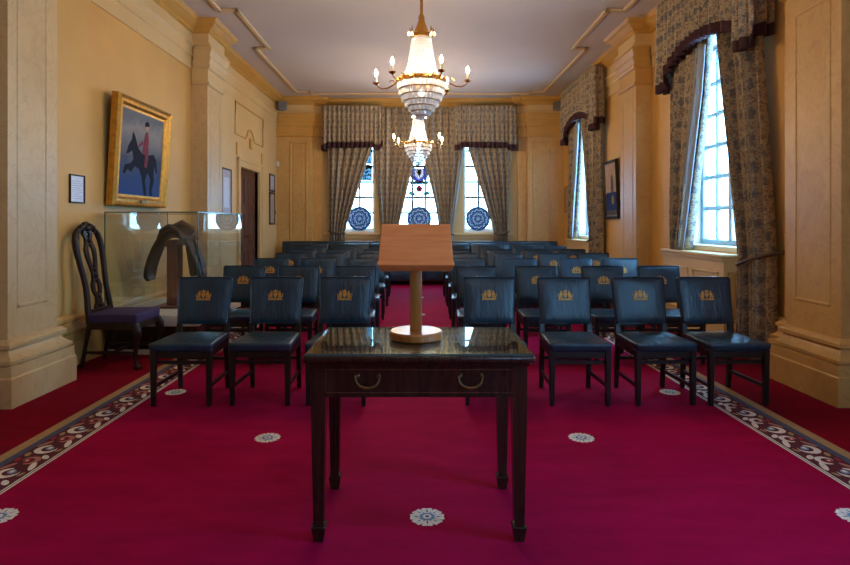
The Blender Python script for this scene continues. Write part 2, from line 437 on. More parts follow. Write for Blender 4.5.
# far corner pilasters
for nm, xa, xb, xc, p0, p1 in (('trim_15', XL, -2.35, -2.16, -2.86, -2.46), ('trim_16', mx + 2.35, XR, mx + 2.16, mx + 2.46, mx + 2.86)):
    mb = MB(); mb.box(xa, xb, 12.72, YF, 0, 3.5); mb.box(min(xb, xc), max(xb, xc), 12.84, YF, 0, 3.5) if xa < 0 else mb.box(xc, xa, 12.84, YF, 0, 3.5)
    yf = 12.72
    for (ua, ub, za, zb) in ((p0, p0 + .04, .7, 3.13), (p1 - .04, p1, .7, 3.13), (p0, p1, .7, .74), (p0, p1, 3.09, 3.13)):
        mb.hexa([(ua, yf, za), (ub, yf, za), (ub, yf, zb), (ua, yf, zb), (ua + .01, yf - .016, za + .01), (ub - .01, yf - .016, za + .01), (ub - .01, yf - .016, zb - .01), (ua + .01, yf - .016, zb - .01)])
    for u in (lerp(p0, p1, .25), lerp(p0, p1, .75)): mb.box(u - .012, u + .012, yf - .008, yf, .8, 3.03)
    S(mb.build(nm, 'marbley', smooth=0))

# ceiling moulding: a stepped rectangle of thin plaster bars
def ceil_bar(mb, a, b):
    w = .035
    mb.box(min(a[0], b[0]) - w, max(a[0], b[0]) + w, min(a[1], b[1]) - w, max(a[1], b[1]) + w, ZC - .035, ZC, .012, 1)
mb = MB()
pts = [(-2.62, -2), (-2.62, 3.4), (-2.37, 3.4), (-2.37, 5.05), (-2.60, 5.05), (-2.60, 7.45), (-2.37, 7.45), (-2.37, 9.08), (-2.58, 9.08), (-2.58, 12.1), (-2.3, 12.1), (-2.3, 12.28)]
pts = pts + [mir(p) for p in pts[::-1]]
for a, b in zip(pts, pts[1:]): ceil_bar(mb, a, b)
S(mb.build('trim_17', 'ceilbar'))

# ------------------------------------------------------------------ floor and carpet pattern
mb = MB(); mb.box(XL - .3, XR + .32, YB - .3, YF + .3, -.2, 0)
IL, IR = -2.0, 2.12
Z1, Z2, Z3 = .0015, .0025, .0035
def flat(poly, z, m):
    mb.setm(m); vs = [mb.b.verts.new((x, y, z)) for x, y in poly]; mb.face(vs)
Y0, Y1 = YB + .6, 12.1
flat([(IL, Y0), (IR, Y0), (IR, Y1), (IL, Y1)], .001, 1)
for sx, x0 in ((-1, IL), (1, IR)):
    def strip(a, b, z, m):
        xa, xb = sorted((x0 + sx * a, x0 + sx * b)); flat([(xa, Y0), (xb, Y0), (xb, Y1), (xa, Y1)], z, m)
    strip(0, .335, Z1, 2)
    strip(0, .011, Z2, 8); strip(.017, .026, Z2, 8 if sx < 0 else 3)
    strip(.222, .268, Z2, 4); strip(.268, .335, Z2, 5)
    # running scroll: a big C, a leaf curl and a comma in each repeat
    per = .31; k = int((Y1 - Y0) / per)
    for i in range(k):
        yc = Y0 + (i + .5) * per
        def W(u, v): return (x0 + sx * (.033 + v), yc + u)
        def arc(cu, cv, r0, r1, a0, a1, z, m, sq=1.0, n=12, taper=True):
            for q in range(n):
                f0, f1 = q / n, (q + 1) / n
                def rr(f): return (r1 - r0) * (sin(pi * min(1, f * 1.0 + .12)) if taper else 1)
                A0, A1 = radians(lerp(a0, a1, f0)), radians(lerp(a0, a1, f1))
                o0, o1 = r0 + rr(f0), r0 + rr(f1)
                flat([W(cu + r0 * cos(A0), cv + r0 * sin(A0) * sq), W(cu + o0 * cos(A0), cv + o0 * sin(A0) * sq), W(cu + o1 * cos(A1), cv + o1 * sin(A1) * sq), W(cu + r0 * cos(A1), cv + r0 * sin(A1) * sq)], z, m)
        def blob(cu, cv, ru, rv, z, m, n=12, rot=0):
            flat([W(cu + ru * cos(2 * pi * q / n) * cos(rot) - rv * sin(2 * pi * q / n) * sin(rot), cv + ru * cos(2 * pi * q / n) * sin(rot) + rv * sin(2 * pi * q / n) * cos(rot)) for q in range(n)], z, m)
        iv = 3
        arc(-.06, .09, .042, .078, 20, 310, Z2, iv)
        blob(-.055, .09, .030, .022, Z2, 7, rot=.6)
        blob(-.052, .09, .016, .011, Z3, iv)
        arc(.082, .10, .034, .064, 180, 480, Z2, 9 if sx < 0 else iv)
        blob(.082, .105, .022, .018, Z2, 6); blob(.084, .106, .010, .008, Z3, iv)
        blob(.012, .028, .058, .017, Z2, iv, rot=.35)
        blob(.012, .160, .050, .016, Z2, 9, rot=-.45)
        blob(.130, .035, .034, .017, Z2, iv, rot=.7)
        blob(-.140, .160, .030, .015, Z2, 5, rot=.3)
        blob(.10, .168, .026, .012, Z2, 6, rot=.2); blob(-.085, .022, .024, .011, Z2, 5, rot=-.3)
# scattered flower medallions in a diamond grid
for r in range(-3, 11):
    y = 2.515 + .927 * r
    for c in (range(-1, 2) if r % 2 == 0 else (-.5, .5)):
        x = .045 + c * 1.905
        if y > 12 or y < -2: continue
        R = .079
        def pt(rad, deg): return (x + rad * cos(radians(deg)), y + rad * sin(radians(deg)))
        for q in range(8):
            a = q * 45
            flat([pt(.012, a), pt(.05, a - 22.4), pt(.068, a - 21.5), pt(R, a - 15), pt(R * .93, a), pt(R, a + 15), pt(.068, a + 21.5), pt(.05, a + 22.4)], Z2, 3)
            flat([pt(.034, a), pt(.048, a - 5), pt(.064, a), pt(.048, a + 5)], Z3, 7 if q % 2 else 4)
        flat([pt(.034, q * 30) for q in range(12)], Z2 + .0005, 7)
        flat([pt(.02, q * 30) for q in range(12)], Z3 + .0005, 3)
        flat([pt(.009, q * 45) for q in range(8)], Z3 + .001, 4)
fl = mb.build('floor', ['carpet2', 'carpet', 'c_maroon', 'c_ivory', 'c_navy', 'c_gold', 'c_red', 'c_blue', 'c_ivory', 'c_pink'], smooth=0, fixn=False)
S(fl)

# ------------------------------------------------------------------ windows
def window(name, along, c, w, z0, z1, depth, sgn, nc, nr, paint, tint=None):
    """opening centred at c along the wall; depth: glass plane coordinate; sgn: outward direction"""
    root = S(bpy.data.objects.new(name, None)); COL.objects.link(root)
    root.location = (c, depth, z0) if along == 'x' else (depth, c, z0)
    H = z1 - z0
    def bx(mb, a0, a1, d0, d1, za, zb, bev=0):
        if along == 'x': mb.box(a0, a1, d0, d1, za, zb, bev, 1)
        else: mb.box(d0, d1, a0, a1, za, zb, bev, 1)
    f = MB()
    for a0, a1, za, zb in ((-w, -w + .06, 0, H), (w - .06, w, 0, H), (-w + .06, w - .06, 0, .06), (-w + .06, w - .06, H - .06, H)):
        bx(f, a0, a1, -.035, .035, za, zb, .006)
    f.build('window_frame', paint, root)
    g = MB()
    iw = 2 * (w - .06)
    for i in range(1, nc):
        a = -w + .06 + iw * i / nc; t = .035 if (nc >= 5 and i in (2, nc - 2)) else (.022 if nc >= 5 else .024)
        bx(g, a - t, a + t, -.02, .02, .06, H - .06)
    for j in range(1, nr):
        z = .06 + (H - .12) * j / nr; bx(g, -w + .06, w - .06, -.016, .016, z - .024, z + .024)
    g.build('glazing_bars', paint if nc >= 5 else 'lead', root)
    p = MB(); bx(p, -w + .06, w - .06, -.003, .003, .06, H - .06)
    p.build('glass_pane', 'glass', root, smooth=0)
    return root
for i, h in enumerate(RW):
    window(f'window_{i+1}', 'y', (h[0] + h[1]) / 2, (h[1] - h[0]) / 2, 1.05, h[3], 3.555, 1, 5, 6, 'winpaint')
window('window_7', 'x', 2.55, .35, 1.0, 3.5, YB - .25, -1, 3, 6, 'winpaint')  # unseen window behind the camera, added to brighten the foreground
fwin = []
for i, (c, w, h) in enumerate(zip(FWc, FWw, FW)):
    fwin.append(window(f'window_{i+4}', 'x', c, w, 1.12, h[3], YF + .24, 1, 3 if i == 1 else 2, 6, 'wincream'))
# reveals lining the openings and inner sills
mb = MB()
for h in RW:
    mb.box(3.30, 3.61, h[0], h[0] + .01, h[2], h[3]).box(3.30, 3.61, h[1] - .01, h[1], h[2], h[3]).box(3.30, 3.61, h[0], h[1], h[2], 1.05).box(3.30, 3.61, h[0], h[1], h[3] - .01, h[3])
for h in FW:
    mb.box(h[0], h[0] + .01, YF, YF + .29, h[2], h[3]).box(h[1] - .01, h[1], YF, YF + .29, h[2], h[3]).box(h[0], h[1], YF, YF + .29, h[2], 1.12).box(h[0], h[1], YF, YF + .29, h[3] - .01, h[3])
S(mb.build('trim_18', 'wincream', smooth=0))
# panelled boxes under the right-hand windows and a continuous far sill
def panel_frame(mb, x, ya, yb, za, zb, w=.025, t=.014):
    for a, b, c, d in ((ya, ya + w, za, zb), (yb - w, yb, za, zb), (ya, yb, za, za + w), (ya, yb, zb - w, zb)): mb.box(x - t, x, a, b, c, d, .005, 1)
for n_, (ya, yb) in zip(('trim_19', 'trim_20', 'trim_21'), ((5.78, 7.2), (10.1, 11.8), (.5, 1.8))):
    mb = MB(); mb.box(3.13, XR, ya, yb, 0, .93)
    panel_frame(mb, 3.13, ya + .1, (ya + yb) / 2 - .05, .3, .80); panel_frame(mb, 3.13, (ya + yb) / 2 + .05, yb - .1, .3, .80)
    mb.box(3.115, XR, ya - .0, yb, 0, .12)
    for a, b, c, d in ((3.17, 3.19, .3, .8), (3.25, 3.27, .3, .8), (3.17, 3.27, .3, .32), (3.17, 3.27, .78, .8)): mb.box(a, b, ya - .012, ya, c, d)
    mb.box(3.085, 3.5, ya - .03, yb, .945, .985, .012, 2); mb.box(3.105, XR, ya - .015, yb, .92, .945)
    mb.box(XR - .01, 3.5, 0, 0, 0, 0)
    S(mb.build(n_, 'cream'))
S(MB().box(-2.1, 2.2, YF - .09, YF, 1.02, 1.08, .012, 2).box(-2.1, 2.2, YF - .05, YF, .96, 1.02).build('trim_22', 'cream'))
mb = MB()
for c, w in zip(FWc, FWw):
    xa, xb = c - w, c + w; y = YF
    for a, b, c_, d in ((xa, xa + .025, .3, .85), (xb - .025, xb, .3, .85), (xa, xb, .3, .325), (xa, xb, .825, .85)): mb.box(a, b, y - .012, y, c_, d)
S(mb.build('trim_23', 'cream'))

# stained glass: a blue shield crest and rose in the centre window, sky-blue upper panes in the left one
st = MB()
def sg(poly, m, t=.006):
    st.setm(m); st.prism(poly, lambda u, v: (u, -.012 - t, v), lambda u, v: (u, -.012, v))
def ell(cu, cv, ru, rv, n=14): return [(cu + ru * cos(2 * pi * k / n), cv + rv * sin(2 * pi * k / n)) for k in range(n)]
Zr = lambda z: z - 1.12
for s_ in (-1, 1):
    sg([(s_ * x, Zr(z)) for x, z in ((.10, 2.66), (.19, 2.62), (.23, 2.46), (.18, 2.32), (.06, 2.27), (0, 2.26), (0, 2.31), (.10, 2.40), (.10, 2.58))][::s_], 0)
sg([(-.10, Zr(2.58)), (.10, Zr(2.58)), (.10, Zr(2.40)), (0, Zr(2.31)), (-.10, Zr(2.40))], 5)
st.mi = 0
def sg2(poly, m): 
    st.setm(m); st.prism(poly, lambda u, v: (u, -.026, v), lambda u, v: (u, -.019, v))
sg2([(-.05, Zr(2.54)), (.05, Zr(2.54)), (.05, Zr(2.47)), (0, Zr(2.39)), (-.05, Zr(2.47))], 4)
sg(ell(0, Zr(2.64), .085, .05), 4); sg([(-.26, Zr(2.20)), (.26, Zr(2.20)), (.16, Zr(2.255)), (-.16, Zr(2.255))], 1)
sg(ell(0, Zr(2.10), .08, .08), 2); sg2(ell(0, Zr(2.10), .03, .03), 5)
for s_ in (-1, 1):
    sg([(s_ * .07, Zr(1.97)), (s_ * .12, Zr(2.02)), (s_ * .22, Zr(2.05)), (s_ * .25, Zr(1.98)), (s_ * .15, Zr(1.93))][::s_], 3)
st.build('stained_glass', ['t_blue', 't_sky', 't_red', 't_teal', 't_gold', 't_pale'], fwin[1], smooth=0)
st = MB()
for (a, b, c, d, m) in ((-.29, -.02, 1.17, 1.53, 1), (.02, .29, 1.17, 1.53, 1), (-.29, -.02, 1.56, 2.2, 1), (.02, .29, 1.56, 2.2, 1)):
    sg([(a, c), (b, c), (b, d), (a, d)], m)
for k in range(4): sg2([(-.28, 1.2 + .08 * k), (.28, 1.3 + .08 * k), (.28, 1.325 + .08 * k), (-.28, 1.225 + .08 * k)], 5)
st.build('stained_glass', ['t_blue', 't_sky', 't_red', 't_teal', 't_gold', 't_pale'], fwin[0], smooth=0)

# painted roundels standing in the far windows
for c, side in zip(FWc, ('left', 'middle', 'right')):
    r = thing('painted_roundel', (c + (.0 if side != 'right' else -.02), YF + .16, 1.125), f'round blue patterned plate standing in the {side} one of the three far windows', 'plate', 'blue plates in the far windows')
    d = MB(); d.lathe([(0, -.006), (.20, -.006), (.235, .0), (.262, .012), (.27, .018), (.262, .02), (.235, .01), (.20, .004), (0, .004)], 40)
    o = d.build('plate_disc', 'plate', r); o.rotation_euler = (pi / 2, 0, 0)
    # bake the rotation so the pattern's axes lie in the disc's plane
    o.data.transform(Matrix.Rotation(pi / 2, 4, 'X')); o.rotation_euler = (0, 0, 0); o.location = (0, 0, .28)
    w = MB(); w.tube([(.272 * cos(2 * pi * k / 36), 0, .28 + .272 * sin(2 * pi * k / 36)) for k in range(36)], .009, 6, closed=True)
    w.build('lead_rim', 'lead', r)

# ------------------------------------------------------------------ the door
cas = MB()
x0, x1 = XL, XL + .045
cas.box(x0, x1, DOOR[0] - .14, DOOR[0] - .01, 0, 2.31).box(x0, x1, DOOR[1] + .01, DOOR[1] + .14, 0, 2.31).box(x0, x1, DOOR[0] - .14, DOOR[1] + .14, 2.31, 2.44)
cas.box(x0, x1 + .02, DOOR[0] - .16, DOOR[0] - .12, 0, 2.44).box(x0, x1 + .02, DOOR[1] + .12, DOOR[1] + .16, 0, 2.44).box(x0, x1 + .02, DOOR[0] - .16, DOOR[1] + .16, 2.42, 2.47)
cas.box(XL - .22, XL, DOOR[0] - .01, DOOR[0], 0, 2.31).box(XL - .22, XL, DOOR[1], DOOR[1] + .01, 0, 2.31)
S(cas.build('trim_24', 'cream'))
dr = S(bpy.data.objects.new('door_1', None)); COL.objects.link(dr); dr.location = (XL - .07, (DOOR[0] + DOOR[1]) / 2, .005)
for s_ in (-1, 1):
    d = MB(); a, b = sorted((s_ * .008, s_ * .595)); d.box(-.022, .022, a, b, 0, 2.29, .004, 1)
    for z0, z1 in ((.2, .8), (.95, 1.5), (1.62, 2.15)):
        for aa, bb, cc, dd in ((a + .1, a + .13, z0, z1), (b - .13, b - .1, z0, z1), (a + .1, b - .1, z0, z0 + .03), (a + .1, b - .1, z1 - .03, z1)): d.box(.022, .036, aa, bb, cc, dd, .006, 1)
    lf = d.build('door_leaf', 'doorw', dr)
    k = MB(); k.lathe([(.0, 0), (.02, .002), (.012, .02), (.026, .04), (.022, .058), (0, .064)], 14)
    ko = k.build('door_knob', 'oldbrass', lf); ko.data.transform(Matrix.Rotation(pi / 2, 4, 'Y')); ko.location = (.022, s_ * .06, 1.05)
S(MB().box(XL - .3, XL - .28, DOOR[0] - .1, DOOR[1] + .1, 0, 2.4).build('trim_25', 'winehall', smooth=0))
# overdoor panel: raised bead with a shouldered lower edge and a small keystone ornament
od = MB(); yb_, yt_ = DOOR[0] - .25, DOOR[1] + .32; X = XL + .02
def at(y, z): return (X, y, z)
od.tube([at(yb_, 3.42), at(yt_, 3.42), at(yt_, 2.86), at(lerp(yb_, yt_, .66), 2.86), at(lerp(yb_, yt_, .62), 2.92), at(lerp(yb_, yt_, .58), 3.02), at(lerp(yb_, yt_, .5), 3.06), at(lerp(yb_, yt_, .42), 3.02), at(lerp(yb_, yt_, .38), 2.92), at(lerp(yb_, yt_, .34), 2.86), at(yb_, 2.86)], .016, 6, closed=True)
for y in (yb_ + .08, yt_ - .08): od.box(X - .01, X + .015, y - .03, y + .03, 2.5, 2.72, .008, 1)
ym = lerp(yb_, yt_, .5)
od.box(X - .01, X + .03, ym - .05, ym + .05, 2.72, 2.9, .012, 1).box(X - .01, X + .02, ym - .02, ym + .1, 2.7, 2.74, .006, 1)
S(od.build('trim_26', 'crown'))

# ------------------------------------------------------------------ curtains and pelmets
def drape(name, place, L, R, z0, z1, cloth, nf, amp, mat='damask', tie=None, parent=None, ph=0, label=None, pleat_z=None, group=None):
    """place(a, d, z) -> world point; L/R: piecewise edges over z; amp: fold depth"""
    mb = MB(); wmax = max(abs(pl(z1, R) - pl(z1, L)), .2)
    rnd = random.Random(name + str(z0) + str(L[0])); jit = [rnd.uniform(-.5, .5) for _ in range(nf + 2)]
    def fn(u, v):
        z = lerp(z0, z1, v); a0, a1 = pl(z, L), pl(z, R); w = abs(a1 - a0)
        sq = min(1.35, max(.75, sqrt(wmax / max(w, .05))))
        uu = u * nf; i = int(min(uu, nf - 1)); j = lerp(jit[i], jit[i + 1], uu - i)
        d = 1.25 * amp * sq * (sin(2 * pi * u * nf + ph + .8 * j + .25 * sin(4 * v + 5 * u)) + .35 * sin(2 * pi * u * nf * 2.3 + 1.3 * j))
        return place(a0 + (a1 - a0) * (u + .004 * sin(2 * pi * u * nf * 2)), d, z)
    mb.grid(nf * 10, 36, fn, lambda u, v: (u * cloth, lerp(z0, z1, v)))
    return mb.build(name, mat, parent, smooth=80, solid=.008, fixn=False)

def curtain(label, place, L, R, z0, z1, cloth, nf, amp, tiespec, group, base, lead=None):
    root = thing('curtain', base, label, 'curtain', group)
    inv = Vector(base)
    P = lambda a, d, z: tuple(Vector(place(a, d, z)) - inv)
    drape('curtain_cloth', P, L, R, z0, z1, cloth, nf, amp, parent=root)
    if lead:   # pale lining turned out along the leading edge
        E, off = lead
        EL = [(z, a + off) for z, a in E]
        drape('curtain_lining', lambda a, d, z: P(a, d - .055, z), *( (EL, E) if off < 0 else (E, EL)), z0, min(z1, 3.25), .3, 2, .014, 'lining', parent=root)
    if tiespec:
        pts = [P(*t) for t in tiespec]
        MB().tube(pts, .014, 8).build('tieback', 'rope', root)
    return root

def far_place(y): return lambda a, d, z: (a, y + d, z)
def right_place(x): return lambda a, d, z: (x + d, a, z)
G1 = 'curtains at the three far windows'
YC = 12.79
A_L = [(0, -1.97), (1.1, -1.96), (3.2, -2.02)]; A_R = [(0, -1.60), (.95, -1.62), (1.12, -1.63), (1.9, -1.38), (3.0, -1.02), (3.2, -.99)]
curtain('tied-back damask curtain at the left edge of the far window group', far_place(YC), A_L, A_R, .06, 3.75, 1.9, 6, .04, [(-1.98, -.05, 1.12), (-1.95, -.085, 1.1), (-1.75, -.1, 1.06), (-1.6, -.06, 1.08)], G1, (-1.8, YC, 0))
B_L = [(0, -.80), (1.2, -.80), (2.0, -.88), (3.0, -.955), (3.2, -.96)]; B_R = [(0, -.42), (1.2, -.42), (1.7, -.30), (2.7, -.07), (3.2, .03)]
curtain('damask curtain between the left and middle far windows', far_place(YC - .02), B_L, B_R, .06, 3.9, 1.7, 6, .04, [(-.83, -.06, 1.05), (-.6, -.1, 1.03), (-.4, -.06, 1.05)], G1, (-.6, YC, 0))
C_L = [(0, .50), (1.2, .50), (1.7, .42), (2.7, .18), (3.2, .05)]; C_R = [(0, .80), (1.2, .80), (2.0, .92), (3.0, 1.045), (3.2, 1.06)]
curtain('damask curtain between the middle and right far windows', far_place(YC - .02), C_L, C_R, .06, 3.9, 1.7, 6, .04, [(.47, -.06, 1.05), (.65, -.1, 1.03), (.83, -.06, 1.05)], G1, (.65, YC, 0), lead=(C_R, -.07))
D_L = [(0, 1.72), (.95, 1.74), (1.12, 1.74), (1.9, 1.50), (3.0, 1.15), (3.2, 1.11)]; D_R = [(0, 2.05), (1.1, 2.05), (3.2, 2.1)]
curtain('tied-back damask curtain at the right edge of the far window group', far_place(YC), D_L, D_R, .06, 3.75, 1.9, 6, .04, [(2.07, -.05, 1.12), (2.05, -.085, 1.1), (1.86, -.1, 1.06), (1.72, -.06, 1.08)], G1, (1.85, YC, 0))
G2 = 'curtains at the large right-hand window'
n_L = [(0, 5.08), (.95, 5.10), (2.9, 5.25)]; n_R = [(0, 5.55), (.95, 5.50), (1.05, 5.52), (2.04, 5.72), (3.28, 5.95), (3.5, 5.98)]
curtain('tied-back damask curtain beside the near right pillar at the big window', right_place(3.17), n_L, n_R, .03, 3.8, 2.0, 6, .042, [(5.03, .12, 1.05), (5.09, -.06, 1.01), (5.2, -.10, .98), (5.36, -.11, .93), (5.5, -.07, .90)], G2, (3.13, 5.3, 0))
m_L = [(.98, 6.69), (2.08, 6.42), (2.77, 6.24), (3.3, 6.16), (3.5, 6.14)]; m_R = [(.98, 6.98), (2.3, 7.03), (3.2, 7.04)]
curtain('damask curtain on the sill side of the big right window beyond the bare panes', right_place(3.18), m_L, m_R, .99, 3.8, 1.9, 6, .042, None, G2, (3.16, 6.85, .99), lead=(m_L, .16))
G3 = 'curtains at the far right-hand window'
o_L = [(0, 9.85), (3.2, 9.86)]; o_R = [(0, 10.26), (1.1, 10.28), (2.0, 10.46), (3.1, 10.78), (3.4, 10.82)]
curtain('damask curtain beside the tower picture at the far right window', right_place(3.17), o_L, o_R, .03, 3.8, 2.0, 6, .042, [(9.88, -.02, 1.06), (9.95, -.1, 1.02), (10.24, -.1, .98)], G3, (3.13, 9.95, 0))
q_L = [(.98, 11.42), (1.6, 11.32), (2.4, 11.12), (3.1, 10.97), (3.4, 10.94)]; q_R = [(.98, 11.7), (2.3, 11.74), (3.2, 11.75)]
curtain('damask curtain at the far right window nearest the room corner', right_place(3.18), q_L, q_R, .99, 3.8, 1.9, 6, .042, None, G3, (3.14, 11.6, .99), lead=(q_L, .18))

def pelmet(label, pts, zt, zb, base, fullness, group, fr=.12):
    """pts: plan polyline; zb(s): bottom height along its length"""
    seg = [0]
    for a, b in zip(pts, pts[1:]): seg.append(seg[-1] + (Vector(b) - Vector(a)).length)
    T = seg[-1]; inv = Vector(base)
    def at(s_):
        s_ = min(max(s_, 0), T)
        for i in range(len(pts) - 1):
            if s_ <= seg[i + 1] + 1e-9:
                a, b = Vector(pts[i]), Vector(pts[i + 1]); t = (s_ - seg[i]) / (seg[i + 1] - seg[i])
                d = (b - a).normalized(); return a.lerp(b, t), Vector((d.y, -d.x))
    nf = int(T / fullness); rnd = random.Random(label); jit = [rnd.uniform(-1, 1) for _ in range(nf + 2)]
    def fold(u, v):
        x = u * nf; i = int(min(x, nf - 1)); j = lerp(jit[i], jit[i + 1], x - i)
        return (.02 + .028 * (1 - v)) * sin(2 * pi * x + 1.2 * j)
    def P(u, z, v, extra=0):
        p, n = at(u * T); p = p + n * (fold(u, v) + extra); return (p.x - inv.x, p.y - inv.y, z - inv.z)
    root = thing('pelmet', base, label, 'pelmet', group)
    N = nf * 6
    mb = MB(); mb.grid(N, 10, lambda u, v: P(u, lerp(zb(u * T) + fr * .85, zt, v), v), lambda u, v: (u * T * 1.6, lerp(zb(u * T), zt, v)))
    mb.build('pelmet_cloth', 'damask', root, smooth=80, solid=.008, fixn=False)
    mb = MB(); mb.grid(N, 3, lambda u, v: P(u, lerp(zb(u * T), zb(u * T) + fr, v), 0, .012))
    mb.build('fringe', 'fringe', root, smooth=80, solid=.014, fixn=False)
    mb = MB(); mb.grid(N, 2, lambda u, v: P(u, lerp(zt - .09, zt + .015, v), .8, .012), lambda u, v: (u * T * 1.6, v * .1))
    mb.build('heading', 'damask', root, smooth=80, solid=.01, fixn=False)
    return root
# far pelmet: three swags with short tails between
def zfar(s_):
    x = -2.08 + s_ - .22
    ct = [(-2.3, 2.94), (-2.08, 2.94), (-1.98, 2.93), (-1.93, 2.98), (-.90, 2.99), (-.86, 2.93), (-.76, 2.92), (-.70, 3.0), (-.45, 3.28), (.05, 3.42), (.55, 3.28), (.78, 3.0), (.84, 2.92), (.94, 2.93), (.99, 2.99), (1.98, 2.98), (2.04, 2.93), (2.14, 2.93), (2.2, 2.94), (2.5, 2.94)]
    return pl(x, ct)
pelmet('gathered damask pelmet with maroon fringe over the left far window', [(-2.08, 12.9), (-2.08, 12.60), (-.76, 12.60)], 3.9, zfar, (-1.42, 12.60, 3.4), .10, 'pelmets over the far windows')
pelmet('gathered damask pelmet with maroon fringe over the right far window', [(.84, 12.60), (2.18, 12.60), (2.18, 12.9)], 3.9, lambda q: zfar(q + 3.14), (1.5, 12.60, 3.4), .10, 'pelmets over the far windows')
def zside(y0, y1):
    def f(s_):
        y = y0 + s_ - .225   # the near return is .26 long
        m, hw = (y0 + y1) / 2, (y1 - y0) / 2
        if s_ < .215: return 3.03
        q = (y - m) / hw
        return pl(q, [(-1, 2.92), (-.79, 2.92), (-.765, 3.13), (-.6, 3.19), (-.3, 3.26), (0, 3.285), (.3, 3.26), (.6, 3.19), (.765, 3.11), (.80, 2.93), (1, 2.92)])
    return f
for lab, y0, y1 in (('gathered damask pelmet with maroon fringe over the big right window by the pillar', 5.19, 7.12), ('gathered damask pelmet with maroon fringe over the smaller far right window', 9.76, 11.84)):
    pelmet(lab, [(3.255, y0), (3.03, y0), (3.03, y1), (3.255, y1)], 4.02, zside(y0, y1), (3.03, (y0 + y1) / 2, 3.4), .105, 'pelmets over the right-hand windows', .13)

# ------------------------------------------------------------------ leather chairs
def emblem_mesh(mb, k=1.0):
    """crest: crown over a shield between two rampant beasts on a ribbon; in the xz plane, facing -y"""
    f0 = lambda u, v: (u * k, 0, v * k); f1 = lambda u, v: (u * k * .97, -.003, v * k * .97)
    def P(poly): mb.prism(poly, f0, f1)
    P([(-.066, -.045), (.066, -.045), (.060, -.034), (.02, -.030), (-.02, -.030), (-.060, -.034)])
    P([(-.016, .018), (.016, .018), (.016, -.008), (0, -.026), (-.016, -.008)])
    P([(-.015, .022), (.015, .022), (.019, .045), (.009, .034), (0, .05), (-.009, .034), (-.019, .045)])
    for s_ in (-1, 1):
        P([(s_ * x, z) for x, z in ((.058, -.031), (.046, -.031), (.042, -.012), (.034, -.028), (.022, -.028), (.030, -.008), (.022, .004), (.020, .016), (.030, .012), (.026, .026), (.032, .038), (.042, .034), (.044, .020), (.052, .004), (.054, -.010))][::s_])
        P([(s_ * x, z) for x, z in ((.054, -.02), (.064, -.006), (.060, .014), (.064, .016), (.068, -.006), (.058, -.026))][::s_])

